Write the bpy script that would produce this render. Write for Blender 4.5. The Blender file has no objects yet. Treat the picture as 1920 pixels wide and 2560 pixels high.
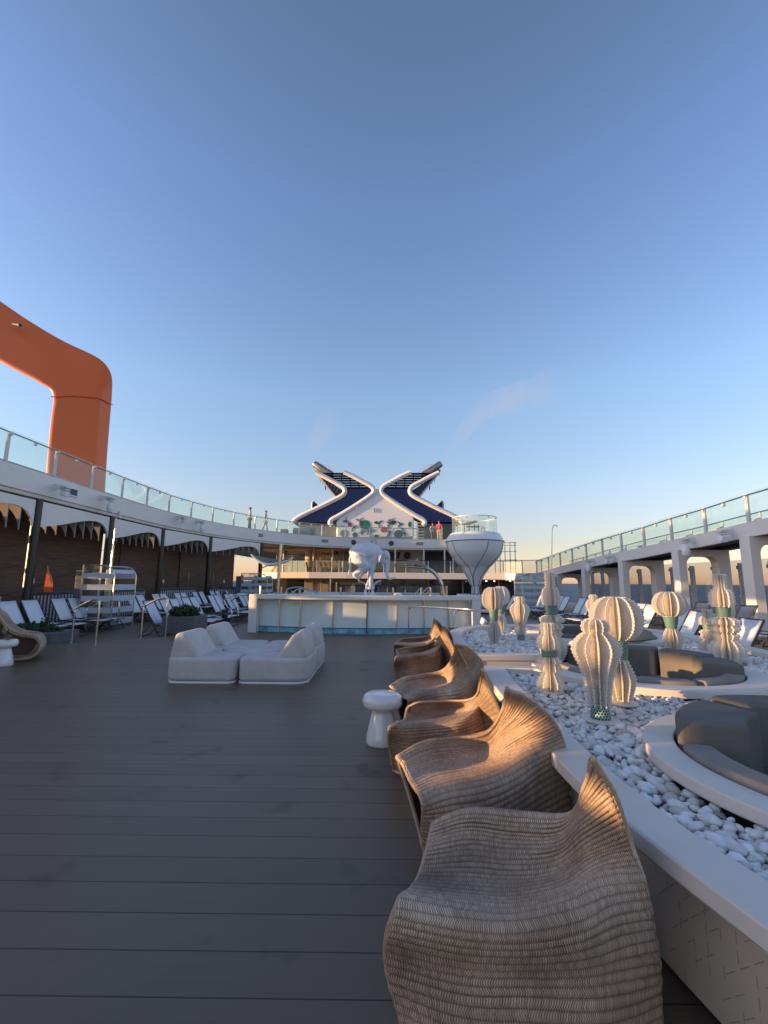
import bpy, bmesh, math, random
import numpy as np
from mathutils import Vector, Matrix, noise
random.seed(7)
R_ = math.radians
C = bpy.context.scene.collection
S = bpy.context.scene
# ---------------------------------------------------------------- camera
FPX = 1120.0; PITCH = R_(8.83); ROLL = R_(0.45); EYE = 1.5
cam = bpy.data.objects.new('camera', bpy.data.cameras.new('camera')); C.objects.link(cam); S.camera = cam
cam.data.sensor_fit = 'VERTICAL'; cam.data.sensor_height = 36.0; cam.data.lens = 36.0*FPX/2560.0
cam.data.clip_start = 0.05; cam.data.clip_end = 60000
cam.matrix_world = Matrix.Translation((0, 0, EYE)) @ Matrix.Rotation(math.pi/2+PITCH, 4, 'X') @ Matrix.Rotation(ROLL, 4, 'Z')
# ---------------------------------------------------------------- sky and sun
SUN_EL = R_(4.0); SUN_AZ = R_(-98)          # azimuth measured from +Y towards +X: sun low on the left
W = bpy.data.worlds.new('World'); S.world = W; W.use_nodes = True
nt = W.node_tree; bg = nt.nodes['Background']
sky = nt.nodes.new('ShaderNodeTexSky'); sky.sky_type = 'NISHITA'; sky.sun_disc = False
sky.sun_elevation = R_(12); sky.sun_rotation = SUN_AZ; sky.altitude = 0; sky.air_density = 1.0; sky.dust_density = 0.5; sky.ozone_density = 1.5
_tc = nt.nodes.new('ShaderNodeTexCoord'); _sp = nt.nodes.new('ShaderNodeSeparateXYZ'); _rp = nt.nodes.new('ShaderNodeValToRGB'); _mu = nt.nodes.new('ShaderNodeVectorMath'); _mu.operation = 'MULTIPLY'
nt.links.new(_tc.outputs['Generated'], _sp.inputs[0]); nt.links.new(_sp.outputs['Z'], _rp.inputs[0])
_st = [(0.0, (.78, .58, .66)), (.03, (.78, .60, .66)), (.083, (.76, .61, .62)), (.189, (.90, .78, .80)), (.39, (1.00, 1.00, 1.07)), (.69, (.92, .92, 1.10)), (.84, (.84, .80, .88)), (1.0, (.95, .80, .80))]
_e = _rp.color_ramp.elements; _e[0].position, _e[0].color = _st[0][0], (*_st[0][1], 1); _e[1].position, _e[1].color = _st[-1][0], (*_st[-1][1], 1)
for _p, _c in _st[1:-1]: _n = _e.new(_p); _n.color = (*_c, 1)
nt.links.new(sky.outputs[0], _mu.inputs[0]); nt.links.new(_rp.outputs[0], _mu.inputs[1]); nt.links.new(_mu.outputs[0], bg.inputs[0]); bg.inputs[1].default_value = 0.15
sl = bpy.data.lights.new('sun', 'SUN'); so = bpy.data.objects.new('sun', sl); C.objects.link(so)
sl.energy = 4.8; sl.angle = R_(0.5); sl.color = (1.0, 0.60, 0.27)
sd = Vector((math.sin(SUN_AZ)*math.cos(SUN_EL), math.cos(SUN_AZ)*math.cos(SUN_EL), math.sin(SUN_EL)))
so.rotation_euler = sd.to_track_quat('Z', 'Y').to_euler()
S.view_settings.view_transform = 'Standard'; S.view_settings.look = 'None'; S.view_settings.gamma = 1
S.view_settings.exposure = 0.9
S.cycles.max_bounces = 8; S.cycles.transparent_max_bounces = 24; S.cycles.volume_bounces = 0
# ---------------------------------------------------------------- measuring helpers (photo pixel -> place)
def ray(u, v):
    a = (u-960)/FPX; b = (1280-v)/FPX; c, s = math.cos(ROLL), math.sin(ROLL)
    a, b = a*c-b*s, a*s+b*c
    return (a, math.cos(PITCH)-b*math.sin(PITCH), math.sin(PITCH)+b*math.cos(PITCH))
def onz(u, v, z=0.0):
    d = ray(u, v); t = (z-EYE)/d[2]; return Vector((d[0]*t, d[1]*t, z))
def ony(u, v, y):
    d = ray(u, v); t = y/d[1]; return Vector((d[0]*t, y, EYE+d[2]*t))
def onx(u, v, x):
    d = ray(u, v); t = x/d[0]; return Vector((x, d[1]*t, EYE+d[2]*t))
def crop(ox, oy, s): return lambda x, y: (ox+x/s, oy+y/s)
# ---------------------------------------------------------------- materials
MATS = {}
def mat(name, col, rough=0.5, metal=0.0, var=0.06, vscale=3.0, bump=0.0, bscale=40.0, spec=0.5, coat=0.0, emit=None, trans=0.0, bdist=0.01):
    m = bpy.data.materials.new(name); m.use_nodes = True; t = m.node_tree; b = t.nodes['Principled BSDF']
    b.inputs['Roughness'].default_value = rough; b.inputs['Metallic'].default_value = metal
    b.inputs['Specular IOR Level'].default_value = spec; b.inputs['Coat Weight'].default_value = coat
    tc = t.nodes.new('ShaderNodeTexCoord'); n = t.nodes.new('ShaderNodeTexNoise'); n.inputs['Scale'].default_value = vscale; n.inputs['Detail'].default_value = 5
    t.links.new(tc.outputs['Object'], n.inputs['Vector'])
    r = t.nodes.new('ShaderNodeMapRange'); r.inputs['From Min'].default_value = 0.25; r.inputs['From Max'].default_value = 0.75
    r.inputs['To Min'].default_value = 1-var; r.inputs['To Max'].default_value = 1+var
    t.links.new(n.outputs[0], r.inputs[0])
    mx = t.nodes.new('ShaderNodeVectorMath'); mx.operation = 'SCALE'; mx.inputs[0].default_value = col[:3]
    t.links.new(r.outputs[0], mx.inputs['Scale']); t.links.new(mx.outputs[0], b.inputs['Base Color'])
    if bump:
        n2 = t.nodes.new('ShaderNodeTexNoise'); n2.inputs['Scale'].default_value = bscale; n2.inputs['Detail'].default_value = 4
        t.links.new(tc.outputs['Object'], n2.inputs['Vector'])
        bp = t.nodes.new('ShaderNodeBump'); bp.inputs['Strength'].default_value = bump; bp.inputs['Distance'].default_value = bdist
        t.links.new(n2.outputs[0], bp.inputs['Height']); t.links.new(bp.outputs[0], b.inputs['Normal'])
    if emit: b.inputs['Emission Color'].default_value = (*emit[:3], 1); b.inputs['Emission Strength'].default_value = emit[3]
    if trans: b.inputs['Transmission Weight'].default_value = trans
    MATS[name] = m; return m
def glass_mat(name, tint, rough=0.0, opac=0.12, ior=1.45):
    # thin architectural glass: mostly clear, tinted, reflecting at grazing angles
    m = bpy.data.materials.new(name); m.use_nodes = True; t = m.node_tree; t.nodes.clear()
    o = t.nodes.new('ShaderNodeOutputMaterial'); tr = t.nodes.new('ShaderNodeBsdfTransparent'); tr.inputs[0].default_value = (*tint, 1)
    gl = t.nodes.new('ShaderNodeBsdfGlossy'); gl.inputs['Roughness'].default_value = rough
    fr = t.nodes.new('ShaderNodeMath'); fr.operation = 'MULTIPLY_ADD'; lw = t.nodes.new('ShaderNodeLayerWeight'); lw.inputs[0].default_value = 0.5
    pw = t.nodes.new('ShaderNodeMath'); pw.operation = 'POWER'; pw.inputs[1].default_value = 5.0; t.links.new(lw.outputs['Facing'], pw.inputs[0]); t.links.new(pw.outputs[0], fr.inputs[0]); fr.inputs[1].default_value = 0.9; fr.inputs[2].default_value = 0.035
    df = t.nodes.new('ShaderNodeBsdfDiffuse'); df.inputs[0].default_value = (0.62, 0.66, 0.62, 1)
    m1 = t.nodes.new('ShaderNodeMixShader'); m1.inputs[0].default_value = opac
    m2 = t.nodes.new('ShaderNodeMixShader')
    t.links.new(tr.outputs[0], m1.inputs[1]); t.links.new(df.outputs[0], m1.inputs[2])
    t.links.new(fr.outputs[0], m2.inputs[0]); t.links.new(m1.outputs[0], m2.inputs[1]); t.links.new(gl.outputs[0], m2.inputs[2])
    t.links.new(m2.outputs[0], o.inputs[0]); return m
def nd(t, k, **kw):
    n = t.nodes.new(k)
    for a, b in kw.items(): setattr(n, a, b)
    return n
def mth(t, op, a, b=None, c=None):
    n = t.nodes.new('ShaderNodeMath'); n.operation = op
    for i, x in enumerate((a, b, c)):
        if x is None: continue
        if isinstance(x, (int, float)): n.inputs[i].default_value = x
        else: t.links.new(x, n.inputs[i])
    return n.outputs[0]
def ramp(t, fac, stops):
    r = t.nodes.new('ShaderNodeValToRGB'); el = r.color_ramp.elements
    el[0].position, el[0].color = stops[0][0], (*stops[0][1], 1); el[1].position, el[1].color = stops[-1][0], (*stops[-1][1], 1)
    for p, c in stops[1:-1]:
        e = el.new(p); e.color = (*c, 1)
    t.links.new(fac, r.inputs[0]); return r.outputs[0]

M = {}
M['white'] = mat('white_paint', (0.76, 0.72, 0.68), 0.35, var=0.035, vscale=0.8, bump=0.05, bscale=3, bdist=0.02)
M['white2'] = mat('white_gloss_paint', (0.78, 0.78, 0.78), 0.2, var=0.03, vscale=0.7)
M['cream'] = mat('cream_composite', (0.66, 0.59, 0.52), 0.5, var=0.06, vscale=2.5, bump=0.15, bscale=60, bdist=0.002)
M['alu'] = mat('brushed_metal', (0.62, 0.60, 0.57), 0.22, metal=1.0, var=0.05)
M['post'] = mat('painted_post', (0.62, 0.60, 0.58), 0.35, var=0.05)
M['gold'] = mat('satin_bronze_metal', (0.70, 0.58, 0.42), 0.25, metal=1.0)
M['navy'] = mat('navy_paint', (0.003, 0.014, 0.11), 0.35, var=0.05, vscale=0.6)
M['navyslat'] = mat('dark_navy_slats', (0.010, 0.016, 0.05), 0.45)
M['black'] = mat('black_paint', (0.012, 0.011, 0.011), 0.35)
M['dark'] = mat('dark_frame', (0.025, 0.025, 0.032), 0.4)
M['darkgrey'] = mat('dark_grey', (0.07, 0.07, 0.075), 0.6)
M['grey'] = mat('grey_panel', (0.16, 0.165, 0.19), 0.55, var=0.05)
M['orange'] = mat('orange_paint', (0.86, 0.16, 0.022), 0.34, var=0.03, vscale=0.4)
M['sling'] = mat('white_sling_fabric', (0.70, 0.71, 0.74), 0.8, var=0.05, vscale=8, bump=0.2, bscale=300, bdist=0.002)
M['sofafab'] = mat('light_grey_outdoor_fabric', (0.56, 0.525, 0.49), 0.95, var=0.10, vscale=5, bump=0.5, bscale=190, spec=0.2, bdist=0.004)
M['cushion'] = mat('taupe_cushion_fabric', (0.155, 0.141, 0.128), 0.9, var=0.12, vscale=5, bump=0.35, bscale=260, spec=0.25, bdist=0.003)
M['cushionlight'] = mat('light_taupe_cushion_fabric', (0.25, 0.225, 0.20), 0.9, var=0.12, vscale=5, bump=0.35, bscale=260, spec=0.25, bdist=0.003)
M['planter'] = mat('concrete_planter', (0.12, 0.12, 0.125), 0.75, var=0.16, vscale=6, bump=0.2, bscale=50, bdist=0.003)
M['ceramic'] = mat('glazed_white_ceramic', (0.72, 0.70, 0.67), 0.10, var=0.03, coat=0.7)
M['plaster'] = mat('white_sculpture_resin', (0.66, 0.67, 0.70), 0.6, var=0.10, vscale=4, bump=0.7, bscale=9, bdist=0.04)
M['leaf'] = mat('leaf_green', (0.030, 0.062, 0.020), 0.5, var=0.45, vscale=9)
M['rib'] = mat('taupe_rib', (0.34, 0.30, 0.26), 0.6)
M['brownwall'] = None
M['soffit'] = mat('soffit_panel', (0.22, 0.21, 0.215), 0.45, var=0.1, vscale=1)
M['warmwood'] = mat('warm_wood_panel', (0.52, 0.34, 0.17), 0.5, var=0.22, vscale=1.2)
M['stone'] = mat('beige_stone_panel', (0.42, 0.37, 0.31), 0.6, var=0.2, vscale=2)
M['interior'] = mat('dark_interior', (0.03, 0.03, 0.033), 0.6, var=0.4, vscale=1)
M['canvas'] = mat('brown_canvas', (0.27, 0.17, 0.12), 0.8, var=0.15, vscale=4)
M['skin'] = mat('skin', (0.42, 0.24, 0.16), 0.6)
M['pink'] = mat('pink_cloth', (0.62, 0.08, 0.20), 0.8); M['tan'] = mat('tan_cloth', (0.50, 0.38, 0.20), 0.8)
M['lightcloth'] = mat('pale_cloth', (0.55, 0.50, 0.47), 0.8); M['darkcloth'] = mat('dark_cloth', (0.10, 0.09, 0.10), 0.8)
M['hair'] = mat('grey_hair', (0.16, 0.12, 0.10), 0.8)
M['water'] = mat('pool_water', (0.05, 0.30, 0.42), 0.06, var=0.3, vscale=3, bump=0.6, bscale=5, bdist=0.04)
M['lampglow'] = mat('lit_lamp', (1, .8, .5), 0.5, emit=(1, .78, .45, 12))
M['poolblue'] = mat('pool_water_behind_glass', (0.22, 0.50, 0.62), 0.08, var=0.5, vscale=5, bump=0.3, bscale=12)
M['wicker_shade'] = mat('shaded_wicker', (0.085, 0.050, 0.032), 0.7, var=0.3, vscale=60, bump=0.6, bscale=160, bdist=0.004)  # dark copy of the wicker for the shaded inside of the scoop chair
M['cane'] = mat('cane_edge', (0.46, 0.33, 0.22), 0.5, var=0.2, vscale=30)
M['steelgrey'] = mat('exhaust_steel', (0.35, 0.33, 0.30), 0.35, metal=0.8, var=0.15, vscale=2)
M['glass'] = glass_mat('rail_glass', (0.91, 0.965, 0.94), opac=0.05)
M['glassclear'] = glass_mat('clear_glass', (0.92, 0.95, 0.94), opac=0.05)
M['glasstint'] = glass_mat('tinted_screen_glass', (0.80, 0.80, 0.80), opac=0.03)
M['glassdark'] = mat('dark_window_glass', (0.03, 0.035, 0.035), 0.06, spec=0.8)
def frosted():
    m = mat('frosted_white_glass', (0.76, 0.84, 0.85), 0.22, var=0.06, vscale=0.7, coat=0.2); return m
M['frost'] = frosted()
M['stripe'] = mat('frosted_stripe', (0.50, 0.56, 0.62), 0.5)
for k, c in dict(maroon=(0.22, 0.02, 0.04), green=(0.02, 0.18, 0.10), red=(0.45, 0.03, 0.05), teal=(0.02, 0.07, 0.08), lgreen=(0.10, 0.26, 0.18)).items():
    M[k] = mat(k+'_disc', c, 0.4)
def deck_mat():
    m = mat('deck_planks', (0.085, 0.086, 0.090), 0.42, var=0.0, spec=0.38); t = m.node_tree; b = t.nodes['Principled BSDF']
    g = nd(t, 'ShaderNodeNewGeometry'); s = nd(t, 'ShaderNodeSeparateXYZ'); t.links.new(g.outputs['Position'], s.inputs[0])
    PW = 0.2085
    q = mth(t, 'DIVIDE', mth(t, 'ADD', s.outputs['Y'], mth(t, 'MULTIPLY', s.outputs['X'], 0.006)), PW); fr = mth(t, 'FRACT', q)
    d = mth(t, 'ABSOLUTE', mth(t, 'SUBTRACT', fr, 0.5)); seam = mth(t, 'GREATER_THAN', d, 0.484)
    fl = mth(t, 'FLOOR', q); wn = nd(t, 'ShaderNodeTexWhiteNoise', noise_dimensions='1D'); t.links.new(fl, wn.inputs['W'])
    n1 = nd(t, 'ShaderNodeTexNoise'); n1.inputs['Scale'].default_value = 0.45; n1.inputs['Detail'].default_value = 6; t.links.new(g.outputs['Position'], n1.inputs['Vector'])
    n2 = nd(t, 'ShaderNodeTexNoise'); n2.inputs['Scale'].default_value = 2.2; n2.inputs['Detail'].default_value = 3; t.links.new(g.outputs['Position'], n2.inputs['Vector'])
    stain = ramp(t, n2.outputs[0], [(0.28, (0.62, 0.60, 0.56)), (0.38, (1, 1, 1))])
    mp = nd(t, 'ShaderNodeMapping'); mp.inputs['Scale'].default_value = (2.0, 120, 1); t.links.new(g.outputs['Position'], mp.inputs[0])
    n3 = nd(t, 'ShaderNodeTexNoise'); n3.inputs['Scale'].default_value = 1.0; n3.inputs['Detail'].default_value = 2; t.links.new(mp.outputs[0], n3.inputs['Vector'])
    k = mth(t, 'ADD', mth(t, 'MULTIPLY', wn.outputs[0], 0.16), mth(t, 'ADD', mth(t, 'MULTIPLY', n1.outputs[0], 0.62), mth(t, 'MULTIPLY', n3.outputs[0], 0.22)))
    k = mth(t, 'MULTIPLY', mth(t, 'ADD', k, 0.60), mth(t, 'SUBTRACT', 1.0, mth(t, 'MULTIPLY', seam, 0.75)))
    v = nd(t, 'ShaderNodeVectorMath', operation='SCALE'); v.inputs[0].default_value = (0.142, 0.098, 0.062); t.links.new(k, v.inputs['Scale'])
    v2 = nd(t, 'ShaderNodeVectorMath', operation='MULTIPLY'); t.links.new(v.outputs[0], v2.inputs[0]); t.links.new(stain, v2.inputs[1])
    t.links.new(v2.outputs[0], b.inputs['Base Color'])
    t.links.new(mth(t, 'ADD', mth(t, 'MULTIPLY', n1.outputs[0], 0.22), 0.33), b.inputs['Roughness'])
    h = mth(t, 'SUBTRACT', mth(t, 'MULTIPLY', n3.outputs[0], 0.25), seam)
    bp = nd(t, 'ShaderNodeBump'); bp.inputs['Distance'].default_value = 0.004; bp.inputs['Strength'].default_value = 0.6; t.links.new(h, bp.inputs['Height']); t.links.new(bp.outputs[0], b.inputs['Normal'])
    return m
M['deck'] = deck_mat()
def wood_wall():
    m = mat('brown_wood_panel', (0.09, 0.05, 0.03), 0.5, var=0.0); t = m.node_tree; b = t.nodes['Principled BSDF']
    g = nd(t, 'ShaderNodeNewGeometry'); mp = nd(t, 'ShaderNodeMapping'); mp.inputs['Rotation'].default_value = (R_(-14), 0, 0); mp.inputs['Scale'].default_value = (1, 1.2, 18)
    t.links.new(g.outputs['Position'], mp.inputs[0])
    n = nd(t, 'ShaderNodeTexNoise'); n.inputs['Scale'].default_value = 1.0; n.inputs['Detail'].default_value = 4; t.links.new(mp.outputs[0], n.inputs['Vector'])
    c = ramp(t, n.outputs[0], [(0.3, (0.075, 0.040, 0.025)), (0.7, (0.17, 0.098, 0.062))]); t.links.new(c, b.inputs['Base Color'])
    return m
M['brownwall'] = wood_wall()
def tile_mat():
    # pale composite cladding with short crossing dashes pressed into it
    m = mat('dash_pattern_cladding', (0.52, 0.43, 0.34), 0.55, var=0.08); t = m.node_tree; b = t.nodes['Principled BSDF']
    g = nd(t, 'ShaderNodeNewGeometry'); s = nd(t, 'ShaderNodeSeparateXYZ'); t.links.new(g.outputs['Position'], s.inputs[0])
    def dashes(a, bb, cell, off):
        x = mth(t, 'ADD', mth(t, 'DIVIDE', a, cell), off); y = mth(t, 'DIVIDE', bb, cell)
        row = mth(t, 'FLOOR', y); x2 = mth(t, 'ADD', x, mth(t, 'MULTIPLY', row, 0.5))
        fx = mth(t, 'ABSOLUTE', mth(t, 'SUBTRACT', mth(t, 'FRACT', x2), 0.5)); fy = mth(t, 'ABSOLUTE', mth(t, 'SUBTRACT', mth(t, 'FRACT', y), 0.5))
        wn = nd(t, 'ShaderNodeTexWhiteNoise', noise_dimensions='2D'); cv = nd(t, 'ShaderNodeCombineXYZ'); t.links.new(mth(t, 'FLOOR', x2), cv.inputs[0]); t.links.new(row, cv.inputs[1]); t.links.new(cv.outputs[0], wn.inputs['Vector'])
        return mth(t, 'MULTIPLY', mth(t, 'GREATER_THAN', wn.outputs[0], 0.42), mth(t, 'MULTIPLY', mth(t, 'LESS_THAN', fx, 0.33), mth(t, 'LESS_THAN', fy, 0.028)))
    z = s.outputs['Z']; y = s.outputs['Y']
    p = mth(t, 'ADD', y, z); q = mth(t, 'SUBTRACT', mth(t, 'MULTIPLY', y, 0.35), z)
    d = mth(t, 'MAXIMUM', dashes(z, y, 0.058, 0.2), dashes(q, p, 0.07, 0.0))
    old = b.inputs['Base Color'].links[0].from_socket
    mx = nd(t, 'ShaderNodeMix', data_type='RGBA'); t.links.new(d, mx.inputs[0]); t.links.new(old, mx.inputs[6]); mx.inputs[7].default_value = (0.33, 0.26, 0.20, 1)
    t.links.new(mx.outputs[2], b.inputs['Base Color'])
    bp = nd(t, 'ShaderNodeBump', invert=True); bp.inputs['Distance'].default_value = 0.004; t.links.new(d, bp.inputs['Height']); t.links.new(bp.outputs[0], b.inputs['Normal'])
    return m
M['tile'] = tile_mat()
def wicker_mat():
    m = mat('woven_rattan', (0.3, 0.2, 0.14), 0.62, var=0.0, spec=0.35); t = m.node_tree; b = t.nodes['Principled BSDF']
    uv = nd(t, 'ShaderNodeUVMap'); s = nd(t, 'ShaderNodeSeparateXYZ'); t.links.new(uv.outputs[0], s.inputs[0])
    U, V = s.outputs['X'], s.outputs['Y']      # U: metres along the ribs, V: rib index
    wob = nd(t, 'ShaderNodeTexNoise'); wob.inputs['Scale'].default_value = 3.0; t.links.new(uv.outputs[0], wob.inputs['Vector'])
    uu = mth(t, 'ADD', mth(t, 'MULTIPLY', U, 128.0), mth(t, 'MULTIPLY', wob.outputs[0], 4.0))
    row = mth(t, 'FLOOR', V)
    uu = mth(t, 'ADD', uu, mth(t, 'MULTIPLY', row, 0.5))
    strand = mth(t, 'ABSOLUTE', mth(t, 'SINE', mth(t, 'MULTIPLY', uu, math.pi)))
    rib = mth(t, 'ABSOLUTE', mth(t, 'SINE', mth(t, 'MULTIPLY', V, math.pi)))
    wn = nd(t, 'ShaderNodeTexWhiteNoise', noise_dimensions='2D'); cv = nd(t, 'ShaderNodeCombineXYZ'); t.links.new(mth(t, 'FLOOR', uu), cv.inputs[0]); t.links.new(row, cv.inputs[1]); t.links.new(cv.outputs[0], wn.inputs['Vector'])
    n = nd(t, 'ShaderNodeTexNoise'); n.inputs['Scale'].default_value = 2.6; n.inputs['Detail'].default_value = 6
    g = nd(t, 'ShaderNodeTexCoord'); t.links.new(g.outputs['Object'], n.inputs['Vector'])
    base = ramp(t, n.outputs[0], [(0.3, (0.32, 0.215, 0.145)), (0.5, (0.53, 0.375, 0.262)), (0.72, (0.70, 0.53, 0.395))])
    k = mth(t, 'ADD', mth(t, 'MULTIPLY', mth(t, 'POWER', strand, 1.6), 0.95), mth(t, 'MULTIPLY', wn.outputs[0], 0.36))
    k = mth(t, 'MULTIPLY', mth(t, 'ADD', k, 0.22), mth(t, 'ADD', mth(t, 'MULTIPLY', mth(t, 'POWER', rib, 0.5), 0.55), 0.45))  # grooves between ribs darkened in the colour, standing for shade
    v2 = nd(t, 'ShaderNodeVectorMath', operation='SCALE'); t.links.new(base, v2.inputs[0]); t.links.new(k, v2.inputs['Scale']); t.links.new(v2.outputs[0], b.inputs['Base Color'])
    h = mth(t, 'ADD', strand, mth(t, 'MULTIPLY', wn.outputs[0], 0.3))
    bp = nd(t, 'ShaderNodeBump'); bp.inputs['Distance'].default_value = 0.0028; bp.inputs['Strength'].default_value = 0.8; t.links.new(h, bp.inputs['Height']); t.links.new(bp.outputs[0], b.inputs['Normal'])
    return m
M['wicker'] = wicker_mat()
def pebble_mat():
    m = mat('white_pebbles', (0.66, 0.65, 0.66), 0.55, var=0.0); t = m.node_tree; b = t.nodes['Principled BSDF']
    at = nd(t, 'ShaderNodeAttribute', attribute_name='tone'); n = nd(t, 'ShaderNodeTexNoise'); n.inputs['Scale'].default_value = 30; g = nd(t, 'ShaderNodeTexCoord'); t.links.new(g.outputs['Object'], n.inputs['Vector'])
    c = ramp(t, at.outputs['Fac'], [(0.0, (0.46, 0.36, 0.29)), (0.04, (0.55, 0.50, 0.44)), (0.3, (0.68, 0.65, 0.61)), (1.0, (0.86, 0.84, 0.81))])
    v2 = nd(t, 'ShaderNodeVectorMath', operation='SCALE'); t.links.new(c, v2.inputs[0]); t.links.new(mth(t, 'ADD', mth(t, 'MULTIPLY', n.outputs[0], 0.3), 0.85), v2.inputs['Scale']); t.links.new(v2.outputs[0], b.inputs['Base Color'])
    return m
M['pebble'] = pebble_mat()
def acrylic():
    m = bpy.data.materials.new('milky_acrylic'); m.use_nodes = True; t = m.node_tree; b = t.nodes['Principled BSDF']; o = t.nodes['Material Output']
    b.inputs['Base Color'].default_value = (0.86, 0.83, 0.78, 1); b.inputs['Roughness'].default_value = 0.22
    tl = nd(t, 'ShaderNodeBsdfTranslucent'); tl.inputs[0].default_value = (0.93, 0.88, 0.80, 1)
    mx = nd(t, 'ShaderNodeMixShader'); mx.inputs[0].default_value = 0.42; t.links.new(b.outputs[0], mx.inputs[1]); t.links.new(tl.outputs[0], mx.inputs[2])
    tp = nd(t, 'ShaderNodeBsdfTransparent'); m2 = nd(t, 'ShaderNodeMixShader'); m2.inputs[0].default_value = 0.12; t.links.new(mx.outputs[0], m2.inputs[1]); t.links.new(tp.outputs[0], m2.inputs[2])
    t.links.new(m2.outputs[0], o.inputs[0]); return m
M['acrylic'] = acrylic()
def honeycomb(dark, light, name):
    m = mat(name, dark, 0.4, var=0.0); t = m.node_tree; b = t.nodes['Principled BSDF']
    uv = nd(t, 'ShaderNodeUVMap'); s = nd(t, 'ShaderNodeSeparateXYZ'); t.links.new(uv.outputs[0], s.inputs[0])
    y = mth(t, 'DIVIDE', s.outputs['Y'], 0.866); row = mth(t, 'FLOOR', y); fy = mth(t, 'MULTIPLY', mth(t, 'SUBTRACT', mth(t, 'FRACT', y), 0.5), 0.866)
    x = mth(t, 'ADD', s.outputs['X'], mth(t, 'MULTIPLY', mth(t, 'MODULO', row, 2.0), 0.5)); fx = mth(t, 'SUBTRACT', mth(t, 'FRACT', x), 0.5)
    r = mth(t, 'SQRT', mth(t, 'ADD', mth(t, 'MULTIPLY', fx, fx), mth(t, 'MULTIPLY', fy, fy)))
    hole = mth(t, 'LESS_THAN', r, 0.355)
    mx = nd(t, 'ShaderNodeMix', data_type='RGBA'); t.links.new(hole, mx.inputs[0]); mx.inputs[6].default_value = (*light, 1); mx.inputs[7].default_value = (*dark, 1)
    t.links.new(mx.outputs[2], b.inputs['Base Color'])
    bp = nd(t, 'ShaderNodeBump', invert=True); bp.inputs['Distance'].default_value = 0.003; t.links.new(hole, bp.inputs['Height']); t.links.new(bp.outputs[0], b.inputs['Normal'])
    return m
M['hex'] = honeycomb((0.010, 0.030, 0.026), (0.24, 0.43, 0.36), 'green_honeycomb')
def striped():
    m = mat('striped_fabric', (0.5, 0.5, 0.5), 0.9, var=0.0); t = m.node_tree; b = t.nodes['Principled BSDF']
    g = nd(t, 'ShaderNodeNewGeometry'); s = nd(t, 'ShaderNodeSeparateXYZ'); t.links.new(g.outputs['Position'], s.inputs[0])
    st = mth(t, 'GREATER_THAN', mth(t, 'FRACT', mth(t, 'MULTIPLY', s.outputs['Y'], 6.0)), 0.5)
    mx = nd(t, 'ShaderNodeMix', data_type='RGBA'); t.links.new(st, mx.inputs[0]); mx.inputs[6].default_value = (0.05, 0.05, 0.055, 1); mx.inputs[7].default_value = (0.42, 0.42, 0.42, 1)
    t.links.new(mx.outputs[2], b.inputs['Base Color']); return m
M['striped'] = striped()
def sea_mat():
    m = mat('sea_water', (0.012, 0.035, 0.075), 0.45, var=0.0, spec=0.22); t = m.node_tree; b = t.nodes['Principled BSDF']
    g = nd(t, 'ShaderNodeNewGeometry'); mp = nd(t, 'ShaderNodeMapping'); mp.inputs['Scale'].default_value = (0.05, 0.16, 0.1); mp.inputs['Rotation'].default_value = (0, 0, R_(25)); t.links.new(g.outputs['Position'], mp.inputs[0])
    n = nd(t, 'ShaderNodeTexNoise'); n.inputs['Scale'].default_value = 1.0; n.inputs['Detail'].default_value = 9; n.inputs['Roughness'].default_value = 0.65; t.links.new(mp.outputs[0], n.inputs['Vector'])
    bp = nd(t, 'ShaderNodeBump'); bp.inputs['Distance'].default_value = 3.0; bp.inputs['Strength'].default_value = 1.0; t.links.new(n.outputs[0], bp.inputs['Height']); t.links.new(bp.outputs[0], b.inputs['Normal'])
    c = ramp(t, n.outputs[0], [(0.35, (0.010, 0.030, 0.070)), (0.70, (0.035, 0.080, 0.14))]); t.links.new(c, b.inputs['Base Color'])
    return m
M['sea'] = sea_mat()
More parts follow.
